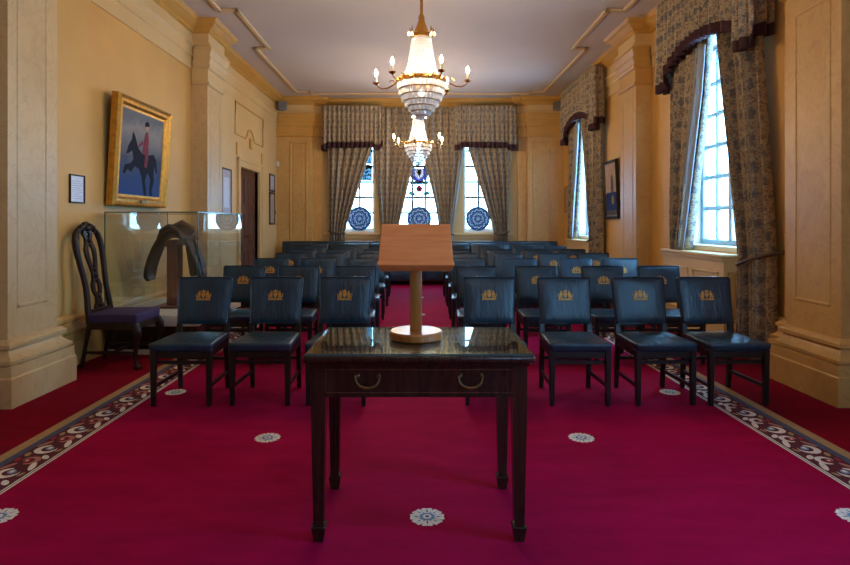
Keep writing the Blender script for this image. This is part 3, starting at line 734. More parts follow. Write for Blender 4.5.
def make_chair():
    r = thing('leather_chair', (0, 0, 0), 'x', 'chair', 'navy leather chairs with gold crests')
    s = MB()
    s.hexa([(-.217, -.235, .385), (.217, -.235, .385), (.195, .205, .385), (-.195, .205, .385), (-.229, -.25, .45), (.229, -.25, .45), (.205, .21, .45), (-.205, .21, .45)])
    s.b.faces.ensure_lookup_table(); top = s.b.faces[1]
    es = [e for e in s.b.edges]
    bmesh.ops.bevel(s.b, geom=es, offset=.022, segments=3, profile=.6, affect='EDGES')
    f = max(s.b.faces, key=lambda q: q.calc_center_median().z + q.calc_area())
    for ins, up in ((.05, .008), (.06, .006)):
        bmesh.ops.inset_region(s.b, faces=[f], thickness=ins); 
        for v in f.verts: v.co.z += up
    s.build('seat', 'leather', r, smooth=60)
    b = MB()
    ys = lambda z: .205 + (z - .50) * .22
    nx, nz = 8, 8
    def bk(side):
        def fn(u, v):
            z = lerp(.515, .872, v); hw = lerp(.192, .207, v)
            x = lerp(-hw, hw, u); e = 1 - (2 * u - 1) ** 6; e2 = 1 - (2 * v - 1) ** 6
            puff = .018 * min(e, e2) + .010
            z -= .012 * ((2 * u - 1) ** 8) * (1 if v > .5 else -1) * abs(2 * v - 1)
            return (x, ys(z) - .012 * (1 - (2 * u - 1) ** 2) * 0 + (-(.016 + puff) if side < 0 else (.016 + puff * .6)), z)
        return fn
    b.grid(14, 14, bk(-1)); b.grid(14, 14, bk(1))
    bmesh.ops.remove_doubles(b.b, verts=b.b.verts, dist=1e-5)
    be = [e for e in b.b.edges if e.is_boundary]
    bmesh.ops.bridge_loops(b.b, edges=be)
    bo = b.build('backrest', 'leather', r, smooth=60)
    p = MB(); loop = []
    for x, z in ((-.192, .517), (-.198, .70), (-.206, .86), (-.196, .869), (0, .871), (.196, .869), (.206, .86), (.198, .70), (.192, .517), (0, .516)): loop.append((x, ys(z) - .027, z))
    p.tube(loop, .0055, 6, closed=True); p.build('piping', 'piping', bo)
    e = MB(); emblem_mesh(e, .9); eo = e.build('gold_crest', 'gold', bo, smooth=0); eo.location = (0, ys(.735) - .0445, .735); eo.rotation_euler = (-.2, 0, 0)
    for s_ in (-1, 1):
        l = MB(); l.beam((s_ * .198, -.212, 0), (s_ * .198, -.212, .40), .030, .032, (0, 1, 0), .042, .042, .003)
        l.build('leg', 'ebony', r)
    for s_ in (-1, 1):
        l = MB(); l.beam((s_ * .185, .235, 0), (s_ * .185, .195, .40), .030, .030, (0, 1, 0), .036, .04, .003)
        l.beam((s_ * .185, .195, .40), (s_ * .185, ys(.56), .56), .036, .040, (0, 1, 0), .034, .03)
        l.build('leg', 'ebony', r)
    a = MB()
    a.beam((-.2, -.212, .365), (.2, -.212, .365), .02, .045, (0, 0, 1)).beam((-.18, .198, .365), (.18, .198, .365), .02, .045)
    for s_ in (-1, 1): a.beam((s_ * .198, -.2, .365), (s_ * .187, .19, .365), .02, .045)
    a.build('seat_rail', 'ebony', r)
    t = MB(); t.beam((-.19, -.19, .305), (.19, -.19, .305), .016, .024); t.build('stretcher', 'ebony', r)
    t = MB(); t.beam((-.175, .215, .24), (.175, .215, .24), .016, .024); t.build('stretcher', 'ebony', r)
    for s_ in (-1, 1):
        t = MB(); t.beam((s_ * .198, -.205, .135), (s_ * .186, .22, .135), .016, .026); t.build('stretcher', 'ebony', r)
    return r
proto = make_chair()
rowy = [4.26, 5.45, 6.67, 7.88, 9.08, 10.28]
Lx = [[-1.68, -1.12, -.575], [-1.74, -1.19, -.616], [-1.785, -1.21, -.655], [-1.82, -1.25, -.66], [-1.87, -1.29, -.67], [-1.88, -1.30, -.69]]
Rx = [[.565, 1.165, 1.768, 2.29], [.596, 1.2, 1.86, 2.44], [.62, 1.26, 1.93, 2.5], [.65, 1.31, 1.96, 2.55], [.67, 1.34, 1.97, 2.56], [.68, 1.35, 1.98, 2.57]]
rown = ['front', 'second', 'third', 'fourth', 'fifth', 'sixth']
first = True
rr = random.Random(3)
for i, y in enumerate(rowy):
    for side, xs in (('left', Lx[i]), ('right', Rx[i])):
        order = xs[::-1] if side == 'left' else xs
        for k, x in enumerate(order):
            o = proto if first else copy_tree(proto); first = False
            rot = rr.uniform(-.03, .03)
            if i == 0 and side == 'right' and k == 3: rot = .02
            o.location = (x, y + rr.uniform(-.012, .012), .003); o.rotation_euler = (0, 0, rot)
            pos = ['beside the aisle', 'second from the aisle', 'third from the aisle', 'fourth from the aisle'][k]
            if side == 'left' and k == 2: pos = 'farthest from the aisle'
            if side == 'right' and k == 3: pos = 'nearest the windowed wall'
            o['label'] = f'navy leather chair with gold crest, {rown[i]} row {side} of the aisle, {pos}'

# ------------------------------------------------------------------ sofas along the far wall
def sofa(x, label):
    w = 1.5
    r = thing('sofa', (x, 12.2, 0), label, 'sofa', 'navy leather sofas before the far wall')
    MB().box(-w + .02, w - .02, -.36, .3, .1, .32, .015).build('base', 'leather', r)
    for k in range(3):
        a = -w + .17 + k * (2 * w - .34) / 3; b = a + (2 * w - .34) / 3 - .01
        MB().box(a, b, -.40, .16, .32, .47, .04, 3).build('seat_cushion', 'leather', r, smooth=60)
        c = MB(); c.hexa([(a, .06, .45), (b, .06, .45), (b, .26, .45), (a, .26, .45), (a, .14, .86), (b, .14, .86), (b, .3, .86), (a, .3, .86)], .035, 3)
        c.build('back_cushion', 'leather', r, smooth=60)
    MB().hexa([(-w, .2, .1), (w, .2, .1), (w, .32, .1), (-w, .32, .1), (-w, .26, .905), (w, .26, .905), (w, .37, .905), (-w, .37, .905)], .03, 3).build('backrest', 'leather', r, smooth=60)
    for s_ in (-1, 1):
        a, b = sorted((s_ * (w - .16), s_ * w)); MB().box(a, b, -.38, .3, .1, .64, .045, 3).build('arm', 'leather', r, smooth=60)
    for sx in (-1, 1):
        for y in (-.3, .25): MB().lathe([(.02, 0), (.032, .05), (.036, .105)], 12, (sx * (w - .1), y, 0)).build('foot', 'mahog', r)
sofa(-1.47, 'long navy leather sofa against the far wall, left of the aisle')
sofa(1.60, 'long navy leather sofa against the far wall, right of the aisle')

# ------------------------------------------------------------------ table, glass sheet, lectern
tb = thing('writing_table', (.008, 2.565, 0), 'dark mahogany writing table with one long drawer in front of the chairs', 'table')
W2 = .468; D2 = .298
MB().box(-W2, W2, -D2, D2, .742, .7725, .009, 3).box(-W2 + .018, W2 - .018, -D2 + .018, D2 - .018, .728, .742, .004, 1).build('table_top', 'mahog', tb)
ap = MB()
ap.box(-.385, .385, .235, .258, .60, .728); ap.box(-.408, -.385, -.2, .22, .60, .728).box(.385, .408, -.2, .22, .60, .728)
ap.box(-.385, .385, -.255, -.235, .712, .728).box(-.385, .385, -.255, -.235, .60, .612)
ap.box(-.39, .39, -.262, -.25, .598, .604)
ap.build('apron', 'mahog', tb)
dw = MB(); dw.box(-.383, .383, -.253, -.233, .6125, .7115, .002, 1); dw.box(-.38, .38, -.233, .2, .618, .628)
dwo = dw.build('drawer', 'mahog', tb)
dw = MB()
for a, b, c, d in ((-.381, .381, .6135, .617), (-.381, .381, .707, .7105), (-.381, -.3775, .617, .707), (.3775, .381, .617, .707)): dw.box(a, b, -.257, -.252, c, d)
dw.build('drawer_bead', 'beadw', dwo)
for s_ in (-1, 1):
    h = MB(); cx = s_ * .209
    pts = []
    for k in range(13):
        a = pi + pi * k / 12; pts.append((cx + .047 * cos(a), -.267 - .008 * sin(-a), .672 + .034 * sin(a)))
    pts = [(cx - .040, -.262, .684), (cx - .052, -.266, .684)] + pts + [(cx + .052, -.266, .684), (cx + .040, -.262, .684)]
    h.tube(pts, [.0035] * 2 + [.0038 + .002 * sin(pi * k / 12) for k in range(13)] + [.0035] * 2, 8)
    for q in (-1, 1):
        h.tube([(cx + q * .043, -.252, .684), (cx + q * .043, -.262, .684)], [.012, .006], 12)
    h.build('drawer_handle', 'oldbrass', dwo)
for sx in (-1, 1):
    for y in (-.229, .229):
        l = MB(); c = sx * .411
        l.box(c - .03, c + .03, y - .03, y + .03, .58, .728)
        l.hexa([(c - .0205, y - .0205, .06), (c + .0205, y - .0205, .06), (c + .0205, y + .0205, .06), (c - .0205, y + .0205, .06), (c - .03, y - .03, .58), (c + .03, y - .03, .58), (c + .03, y + .03, .58), (c - .03, y + .03, .58)])
        lo = l.build('leg', 'mahog', tb)
        f = MB(); f.hexa([(c - .019, y - .019, .002), (c + .019, y - .019, .002), (c + .019, y + .019, .002), (c - .019, y + .019, .002), (c - .028, y - .028, .058), (c + .028, y - .028, .058), (c + .028, y + .028, .058), (c - .028, y + .028, .058)])
        f.box(c - .03, c + .03, y - .03, y + .03, .058, .066, .003, 1)
        f.build('spade_foot', 'mahog', lo)
gs = thing('glass_sheet', (.008, 2.565, .7725), 'greenish clear glass sheet lying on the dark table top', 'glass sheet')
MB().box(-.455, .455, -.29, .29, .0003, .0083, .001, 1).build('glass_plate', 'topglass', gs, smooth=0)
e = MB()
for a, b, c, d in ((-.4565, .4565, -.2915, -.2901), (-.4565, .4565, .2901, .2915), (-.4565, -.4551, -.29, .29), (.4551, .4565, -.29, .29)): e.box(a, b, c, d, .0003, .0083)
e.build('glass_edge', 'edgeglass', gs, smooth=0)

lc = thing('lectern', (-.005, 2.585, .781), 'orange oak tabletop lectern with sloping board on a round base', 'lectern')
MB().lathe([(.118, .0005), (.122, .005), (.122, .03), (.116, .037), (0, .037)], 48).build('base', 'oakpost', lc)
MB().box(-.027, .027, -.027, .027, .037, .40, .004, 2).build('post', 'oakpost', lc)
bd = MB()
# sloping board: lower front edge towards the camera
yb0, zb0, yb1, zb1 = -.165, .352, .075, .522
def brd(u, t): return None
nv = Vector((0, -(zb1 - zb0), (yb1 - yb0))).normalized() * .022
def Pq(x, y, z, k): return (x, y - nv.y * k, z - nv.z * k)
bd.hexa([Pq(-.161, yb0, zb0, 1), Pq(.161, yb0, zb0, 1), Pq(.161, yb1, zb1, 1), Pq(-.161, yb1, zb1, 1), (-.161, yb0, zb0, ), (.161, yb0, zb0), (.161, yb1, zb1), (-.161, yb1, zb1)], .003, 1)
bo = bd.build('board', 'oak', lc)
MB().hexa([(-.15, yb0 - .0, zb0 - .034), (.15, yb0 - .0, zb0 - .034), (.15, yb0 + .03, zb0 - .024), (-.15, yb0 + .03, zb0 - .024), (-.165, yb0 - .022, zb0 - .004), (.165, yb0 - .022, zb0 - .004), (.165, yb0 + .006, zb0 + .010), (-.165, yb0 + .006, zb0 + .010)], .003, 1).build('book_ledge', 'oak', bo)
MB().hexa([(-.05, -.06, .36), (.05, -.06, .36), (.05, .03, .39), (-.05, .03, .39), (-.05, -.06, .402), (.05, -.06, .402), (.05, .03, .466), (-.05, .03, .466)]).build('bracket', 'oakpost', lc)

# ------------------------------------------------------------------ carved antique chair
ac = thing('carved_chair', (-2.745, 5.28, .001), 'tall carved dark wood chair with purple seat against the left wall', 'chair', rz=pi / 2)
MB().hexa([(-.235, -.245, .40), (.235, -.245, .40), (.20, .2, .40), (-.20, .2, .40), (-.24, -.25, .492), (.24, -.25, .492), (.205, .205, .492), (-.205, .205, .492)], .02, 3).build('seat', 'purple', ac, smooth=60)
MB().beam((-.21, -.225, .38), (.21, -.225, .38), .025, .06).beam((-.19, .2, .38), (.19, .2, .38), .025, .06).beam((-.225, -.22, .38), (-.195, .2, .38), .025, .06).beam((.225, -.22, .38), (.195, .2, .38), .025, .06).build('seat_rail', 'carved', ac)
for s_ in (-1, 1):
    l = MB()
    l.tube([(s_ * .212, -.222, .40), (s_ * .222, -.245, .35), (s_ * .225, -.25, .29), (s_ * .212, -.232, .2), (s_ * .205, -.222, .1), (s_ * .207, -.232, .05), (s_ * .21, -.245, .03)], [.034, .040, .036, .022, .016, .018, .022], 12)
    l.lathe([(.022, 0), (.034, .008), (.034, .026), (.02, .04)], 14, (s_ * .212, -.248, 0))
    l.tube([(s_ * .222 + .03 * cos(a), -.27, .33 + .03 * sin(a)) for a in (0, 1, 2, 3, 4, 5)], .008, 6, closed=True)
    l.build('leg', 'carved', ac)
def yback(z): return pl(z, [(0, .27), (.4, .2), (.6, .225), (.9, .275), (1.15, .325), (1.3, .345)])
for s_ in (-1, 1):
    l = MB()
    zs = [0, .15, .4]; l.tube([(s_ * .185, yback(z), z) for z in zs], [.018, .018, .024], 10); l.build('leg', 'carved', ac)
    u = MB(); ctr = [(.19, .4), (.185, .5), (.172, .62), (.165, .72), (.175, .84), (.195, .96), (.205, 1.06), (.2, 1.14), (.175, 1.2), (.14, 1.235), (.105, 1.235)]
    u.tube([(s_ * x, yback(z), z) for x, z in ctr], [.028, .027, .026, .025, .025, .026, .027, .028, .028, .026, .02], 10)
    u.build('back_upright', 'carved', ac)
cr = MB()
for s_ in (-1, 1):
    cr.tube([(s_ * x, yback(z) - .004, z) for x, z in ((.12, 1.235), (.1, 1.262), (.07, 1.275), (.045, 1.262), (.05, 1.24), (.07, 1.24))], [.022, .026, .026, .022, .015, .009], 8)
    cr.tube([(s_ * x, yback(z) - .004, z) for x, z in ((.05, 1.268), (.03, 1.295), (0, 1.302))], [.02, .022, .02], 8)
cr.lathe([(.0, -.03), (.03, -.02), (.038, 0), (.028, .025), (0, .032)], 12, (0, yback(1.25) - .005, 1.25))
cr.build('crest_rail', 'carved', ac)
sp = MB()
half_ = [(.045, .50), (.062, .53), (.035, .57), (.03, .62), (.058, .68), (.062, .73), (.035, .79), (.032, .84), (.050, .92), (.066, 1.0), (.070, 1.06), (.045, 1.12), (.04, 1.16), (.060, 1.2), (.05, 1.235)]
inner = [(.0, .50), (.0, .53), (.0, .57), (.0, .62), (.024, .68), (.026, .73), (.0, .79), (.0, .84), (.016, .92), (.030, 1.0), (.032, 1.06), (.0, 1.12), (.0, 1.16), (.024, 1.2), (.0, 1.235)]
for s_ in (-1, 1):
    for k in range(len(half_) - 1):
        (a, za), (b, zb) = half_[k], half_[k + 1]; (c, _), (d, _) = inner[k], inner[k + 1]
        a, b, c, d = a * 1.3, b * 1.3, c * 1.2, d * 1.2
        q = [(s_ * c, za), (s_ * a, za), (s_ * b, zb), (s_ * d, zb)]
        if s_ < 0: q = q[::-1]
        sp.hexa([(x, yback(z) - .012, z) for x, z in q] + [(x, yback(z) + .008, z) for x, z in q])
for z, r_ in ((.55, .028), (.63, .022), (.81, .026), (.87, .022), (1.14, .026)):
    sp.lathe([(0, -r_), (r_ * .8, -r_ * .5), (r_, 0), (r_ * .8, r_ * .5), (0, r_)], 10, (0, yback(z) - .012, z))
sp.build('splat', 'carved', ac)
MB().box(-.17, .17, yback(.5) - .02, yback(.5) + .012, .485, .52, .006, 1).build('shoe_rail', 'carved', ac)
for s_ in (-1, 1): MB().tube([(s_ * .207, -.225, .14), (s_ * .2, -.1, .14), (s_ * .195, 0, .14), (s_ * .19, .12, .14), (s_ * .185, .245, .14)], [.012, .015, .02, .015, .012], 8).build('stretcher', 'carved', ac)
MB().tube([(-.195, 0, .14), (-.1, 0, .14), (0, 0, .14), (.1, 0, .14), (.195, 0, .14)], [.011, .015, .021, .015, .011], 8).build('stretcher', 'carved', ac)

# ------------------------------------------------------------------ glass display case with saddle
cx0, cx1, cy0, cy1 = -3.09, -2.17, 5.61, 7.02
ca = thing('display_case', ((cx0 + cx1) / 2, (cy0 + cy1) / 2, 0), 'large glass display case on a dark base by the left wall', 'display case')
hx, hy = (cx1 - cx0) / 2, (cy1 - cy0) / 2
MB().box(-hx + .02, hx - .02, -hy + .02, hy - .02, .05, .28, .006, 1).build('base', 'mahog', ca)
MB().box(-hx, hx, -hy, hy, 0, .05, .006, 1).build('plinth', 'white', ca)
MB().box(-hx - .005, hx + .005, -hy - .005, hy + .005, .28, .39, .012, 2).build('deck', 'white', ca)
ZT = 1.41; t_ = .006
for (a, b, c, d, e_, f_) in ((-hx, hx, -hy, -hy + t_, .39, ZT), (-hx, hx, hy - t_, hy, .39, ZT), (-hx, -hx + t_, -hy + t_, hy - t_, .39, ZT), (hx - t_, hx, -hy + t_, hy - t_, .39, ZT), (-hx, hx, -hy, hy, ZT, ZT + t_)):
    MB().box(a, b, c, d, e_, f_).build('glass_pane', 'caseglass', ca, smooth=0)
ed = MB(); w_ = .004
for sx in (-1, 1):
    for sy in (-1, 1): ed.box(sx * hx - w_, sx * hx + w_, sy * hy - w_, sy * hy + w_, .39, ZT + t_)
for sy in (-1, 1): ed.box(-hx, hx, sy * hy - w_, sy * hy + w_, ZT - .001, ZT + .009)
for sx in (-1, 1): ed.box(sx * hx - w_, sx * hx + w_, -hy, hy, ZT - .001, ZT + .009)
ed.build('edge_strip', 'edgeglass', ca, smooth=0)

ss = thing('saddle_stand', (-2.67, 6.25, .391), 'brown wooden post stand holding the saddle inside the glass case', 'saddle stand')
MB().box(-.058, .058, -.08, .08, .02, .68, .006, 1).build('post', 'standw', ss)
MB().box(-.16, .16, -.2, .2, 0, .02, .005, 1).build('foot_board', 'standw', ss)
MB().hexa([(-.06, -.16, .66), (.06, -.16, .66), (.06, .16, .66), (-.06, .16, .66), (-.02, -.16, .735), (.02, -.16, .735), (.02, .16, .735), (-.02, .16, .735)], .008, 1).build('saddle_rest', 'standw', ss)
sd = thing('saddle', (-2.66, 6.25, 1.15), 'old dark brown leather riding saddle on a post inside the glass case', 'saddle', rz=.16)
cs = [(0, .012), (.07, -.005), (.13, -.05), (.185, -.13), (.232, -.235), (.264, -.34), (.275, -.43), (.265, -.475)]
def saddle_fn(x0, x1, ylen, lift, out):
    def fn(u, v):
        s_ = 2 * u - 1; k = abs(s_) * (len(cs) - 1); i = min(int(k), len(cs) - 2); f = k - i
        x = lerp(cs[i][0], cs[i + 1][0], f); z = lerp(cs[i][1], cs[i + 1][1], f)
        yy = 2 * v - 1; top = max(0, 1 - abs(s_) * 1.9)
        half = ylen * (1 - .25 * abs(s_) ** 4 - .28 * max(0, abs(s_) - .85) / .15)
        z += top * (.10 * max(0, yy) ** 2 + .075 * max(0, -yy) ** 2.5) + lift
        return ((1 if s_ > 0 else -1) * (x + out), yy * half * (1 if abs(s_) > .3 else 1.1) + .03 * s_ * s_, z)
    return fn
MB().grid(40, 18, saddle_fn(0, 0, .2, 0, 0)).build('flap', 'sad', sd, smooth=80, solid=.034)
def seat_fn(u, v):
    s_ = 2 * u - 1; yy = 2 * v - 1
    w = .125 + .03 * yy
    x = s_ * w; z = .035 - .075 * s_ * s_ + .105 * max(0, yy) ** 2 + .085 * max(0, -yy) ** 2.4
    return (x, yy * .255 + .01, z + .012)
MB().grid(18, 22, seat_fn).build('seat', 'sad', sd, smooth=80, solid=.03)
MB().tube([(-.12, -.235, -.02), (-.08, -.25, .07), (0, -.255, .115), (.08, -.25, .07), (.12, -.235, -.02)], [.02, .026, .03, .026, .02], 10).build('pommel', 'sad', sd)
MB().tube([(-.17, .22, -.03), (-.12, .26, .08), (0, .275, .14), (.12, .26, .08), (.17, .22, -.03)], [.032, .045, .055, .045, .032], 10).build('cantle', 'tan', sd)
for s_ in (1,):
    o = MB().box(-.014, .014, -.003, .003, -.42, -.02).build('stirrup_leather', 'sad', sd); o.location = (s_ * .20, -.06, 0); o.rotation_euler = (0, -s_ * .22, pi / 2 * 0)
    MB().box(s_ * .13 - .07, s_ * .13 + .07, -.04, .16, -.42, -.09, .03, 2).build('panel', 'sadblue', sd, smooth=60) if False else None
MB().hexa([(.13, .06, -.44), (.2, .02, -.44), (.21, .2, -.44), (.14, .2, -.44), (.08, .06, -.1), (.12, .02, -.1), (.13, .2, -.1), (.09, .2, -.1)], .02, 2).build('lining_panel', 'sadblue', sd, smooth=60)

# ------------------------------------------------------------------ pictures
def on_left(loc, rz=0): return loc
def picture_frame(root, w, h, fw, depth, mat, slip=None):
    """frame in local x (along wall) / z (up), facing -y; origin at the bottom centre of its back"""
    prof = [(0, 0), (0, -depth * .7), (fw * .15, -depth), (fw * .35, -depth * .8), (fw * .6, -depth * .85), (fw * .8, -depth * .55), (fw, -depth * .5), (fw, 0)]
    mb = MB(); cs_ = [(-w / 2, 0), (w / 2, 0), (w / 2, h), (-w / 2, h)]; dr_ = [(1, 1), (-1, 1), (-1, -1), (1, -1)]
    for i in range(4):
        j = (i + 1) % 4
        for (a, ya), (b, yb2) in zip(prof, prof[1:]):
            q = [mb.b.verts.new((cs_[k][0] + dr_[k][0] * t, y, cs_[k][1] + dr_[k][1] * t)) for k, t, y in ((i, a, ya), (j, a, ya), (j, b, yb2), (i, b, yb2))]
            mb.face(q)
    bmesh.ops.remove_doubles(mb.b, verts=mb.b.verts, dist=1e-5)
    return mb.build('frame', mat, root, smooth=30)
def canvas(root, w, h, fw, y, mat, name='canvas'):
    return MB().box(-w / 2 + fw * .9, w / 2 - fw * .9, y, y + .008, fw * .9, h - fw * .9).build(name, mat, root, smooth=0)

def mat_sky_paint():
    t = NT('oil_painting_ground'); v = t.coord('Object')
    sp = t.n('ShaderNodeSeparateXYZ'); t.l(v, sp.inputs[0])
    f = t.math('ADD', t.math('MULTIPLY', sp.outputs[2], .85), t.math('MULTIPLY', t.noise(v, 3.5, 5, .6, .6), .35))
    c = t.ramp(f, [(.18, srgb(16, 52, 116)), (.42, srgb(26, 54, 104)), (.6, srgb(56, 66, 88)), (.9, srgb(132, 126, 120)), (1.0, srgb(96, 98, 104))])
    t.pr(c, .6, Specular_IOR_Level=.2); return t.m
M['oilground'] = mat_sky_paint()
for k, c in dict(p_dark=(14, 18, 34), p_red=(122, 52, 62), p_skin=(186, 142, 112), p_tower=(88, 82, 86), p_navy=(34, 54, 104), p_mat=(176, 148, 124), p_gold=(150, 126, 70)).items():
    M[k] = mat_plain('paint_' + k[2:], srgb(*c), .7, 0, .18, 14, Specular_IOR_Level=.15)

pt_ = thing('large_painting', (-3.15, 6.33, 1.49), 'large gilt-framed oil painting of a rider in red on a rearing dark horse', 'painting', rz=pi / 2)
pt_.rotation_euler = (radians(3.3), 0, pi / 2)
W_, H_ = 1.2, 1.155
picture_frame(pt_, W_, H_, .125, .095, 'gilt')
cv = canvas(pt_, W_, H_, .125, -.045, 'oilground')
pp = MB()
def pol(poly, m, y): 
    pp.setm(m); pp.prism([((p[0] + .02) * 1.22, .10 + (p[1] - .15) * 1.15 + .03) for p in poly], lambda u, v: (u, y, v), lambda u, v: (u, y - .0015, v))
horse = [(-.30, .52), (-.27, .60), (-.22, .66), (-.20, .74), (-.16, .70), (-.10, .60), (-.02, .55), (.10, .55), (.20, .57), (.26, .52), (.30, .40), (.27, .38), (.24, .46), (.22, .40), (.24, .30), (.20, .20), (.22, .15), (.17, .15), (.16, .22), (.17, .32), (.10, .38), (.06, .30), (.09, .2), (.10, .14), (.06, .14), (.03, .22), (.0, .32), (-.06, .40), (-.14, .42), (-.20, .36), (-.27, .38), (-.31, .33), (-.34, .35), (-.31, .42), (-.22, .44), (-.17, .48), (-.2, .56), (-.26, .53)]
pol(horse, 0, -.0452)
pol([(-.02, .56), (.0, .68), (.02, .76), (.06, .78), (.09, .72), (.09, .6), (.10, .52), (.07, .42), (.03, .44), (.04, .54)], 1, -.0468)
pol([(-.02, .68), (-.09, .63), (-.10, .60), (-.02, .64)], 1, -.0470)
pol(ell(.045, .81, .025, .032), 2, -.0468); pol([(.01, .82), (.08, .83), (.09, .85), (.05, .88), (.0, .85)], 0, -.0472)
pp.build('painted_figure', ['p_dark', 'p_red', 'p_skin'], cv, smooth=0)
MB().box(-.06, .06, -.1, -.088, .04, .075, .003, 1).build('title_plate', 'oldbrass', pt_)

def simple_picture(name, label, loc, rz, w, h, fw, depth, frame_m, pic_m, cat='picture', group=None, tilt=0):
    r = thing(name, loc, label, cat, group, rz); r.rotation_euler = (tilt, 0, rz)
    picture_frame(r, w, h, fw, depth, frame_m)
    return r, canvas(r, w, h, fw, -depth * .45, pic_m, 'print')
r, c = simple_picture('framed_notice', 'small black-framed pale notice on the wall left of the big painting', (XL + .001, 5.27, 1.49), pi / 2, .225, .265, .014, .02, 'black', 'paper', 'notice')
mb = MB()
for k in range(9): mb.box(-.075, .075 - .03 * (k % 3 == 2), -.0095, -.009, .04 + .02 * k, .046 + .02 * k)
mb.build('text_lines', 'lav', c, smooth=0)
r, c = simple_picture('framed_print', 'tall pale print in a thin dark frame between the left pilaster and the door', (XL + .013, 9.36, 1.44), pi / 2, .46, .77, .03, .025, 'ebony', 'lav')
mb = MB(); mb.box(-.13, .13, -.0118, -.011, .12, .62).build('printed_panel', 'paper', c, smooth=0)
r, c = simple_picture('framed_print', 'upper small dark-framed print beside the door at the far left corner', (XL + .013, 12.3, 1.985), pi / 2, .42, .38, .04, .03, 'black', 'lav', 'picture', 'two prints stacked beside the door')
r, c = simple_picture('framed_print', 'lower tall dark-framed print beside the door at the far left corner', (XL + .013, 12.3, 1.27), pi / 2, .42, .70, .04, .03, 'black', 'p_mat', 'picture', 'two prints stacked beside the door')
r, c = simple_picture('tower_picture', 'gilt-edged picture of a dark tower and blue building on the right wall', (XR - .001, 9.46, 1.38), -pi / 2, .66, .97, .05, .07, 'black', 'p_mat', tilt=radians(2.5))
mb = MB()
def pq(poly, m, y): mb.setm(m); mb.prism(poly, lambda u, v: (u, y, v), lambda u, v: (u, y - .0015, v))
pq([(-.27, .06), (.27, .06), (.27, .44), (-.23, .44), (-.27, .40)], 1, -.032)
pq([(-.02, .44), (.10, .44), (.10, .60), (.08, .70), (.04, .74), (.0, .70), (-.02, .60)], 0, -.0325)
pq([(-.27, .06), (.27, .06), (.27, .14), (-.27, .14)], 0, -.034)
pq([(.02, .24), (.08, .24), (.11, .30), (.08, .38), (.02, .38), (-.01, .30)], 2, -.034)
mb.build('painted_building', ['p_tower', 'p_navy', 'p_gold'], c, smooth=0)
o = MB().box(-.345, .345, -.012, -.001, -.015, .99).build('gilt_backing', 'gilt', r)
r, c = simple_picture('framed_print', 'small framed print in the far right corner beyond the last right window', (XR - .001, 12.42, 1.53), -pi / 2, .30, .58, .03, .03, 'oldbrass', 'p_mat')

# ------------------------------------------------------------------ speakers, small wall fittings
for lab, x, rz in (('small grey loudspeaker under the cornice in the far left corner', XL + .17, .6), ('small grey loudspeaker under the cornice in the far right corner', XR - .17, -.6)):
    r = thing('wall_speaker', (x, 12.55, 3.80), lab, 'speaker', 'corner loudspeakers', rz)
    MB().hexa([(-.10, -.08, 0), (.10, -.08, 0), (.07, .06, 0), (-.07, .06, 0), (-.10, -.08, .19), (.10, -.08, .19), (.07, .06, .19), (-.07, .06, .19)], .012, 2).build('cabinet', 'grey', r)
    MB().box(-.085, .085, -.088, -.081, .015, .175, .003, 1).build('grille', 'grille', r)
    MB().tube([(0, .05, .1), (0, .17, .1)], .015, 8).build('bracket', 'black', r)
r = thing('light_switch', (XL + .013, 12.62, 1.5), 'small brass light switch on the left wall by the far corner', 'light switch', rz=pi / 2)
MB().box(-.04, .04, -.008, 0, 0, .08, .003, 1).build('switch_plate', 'oldbrass', r); MB().box(-.008, .008, -.018, -.008, .03, .05, .002, 1).build('toggle', 'black', r)
r = thing('wall_switch_sensor', (XL + .06, 12.66, 2.62), 'small white sensor high in the far left corner', 'sensor')
MB().lathe([(.02, -.05), (.034, -.02), (.034, .03), (.02, .06), (0, .07)], 14).build('housing', 'white', r)

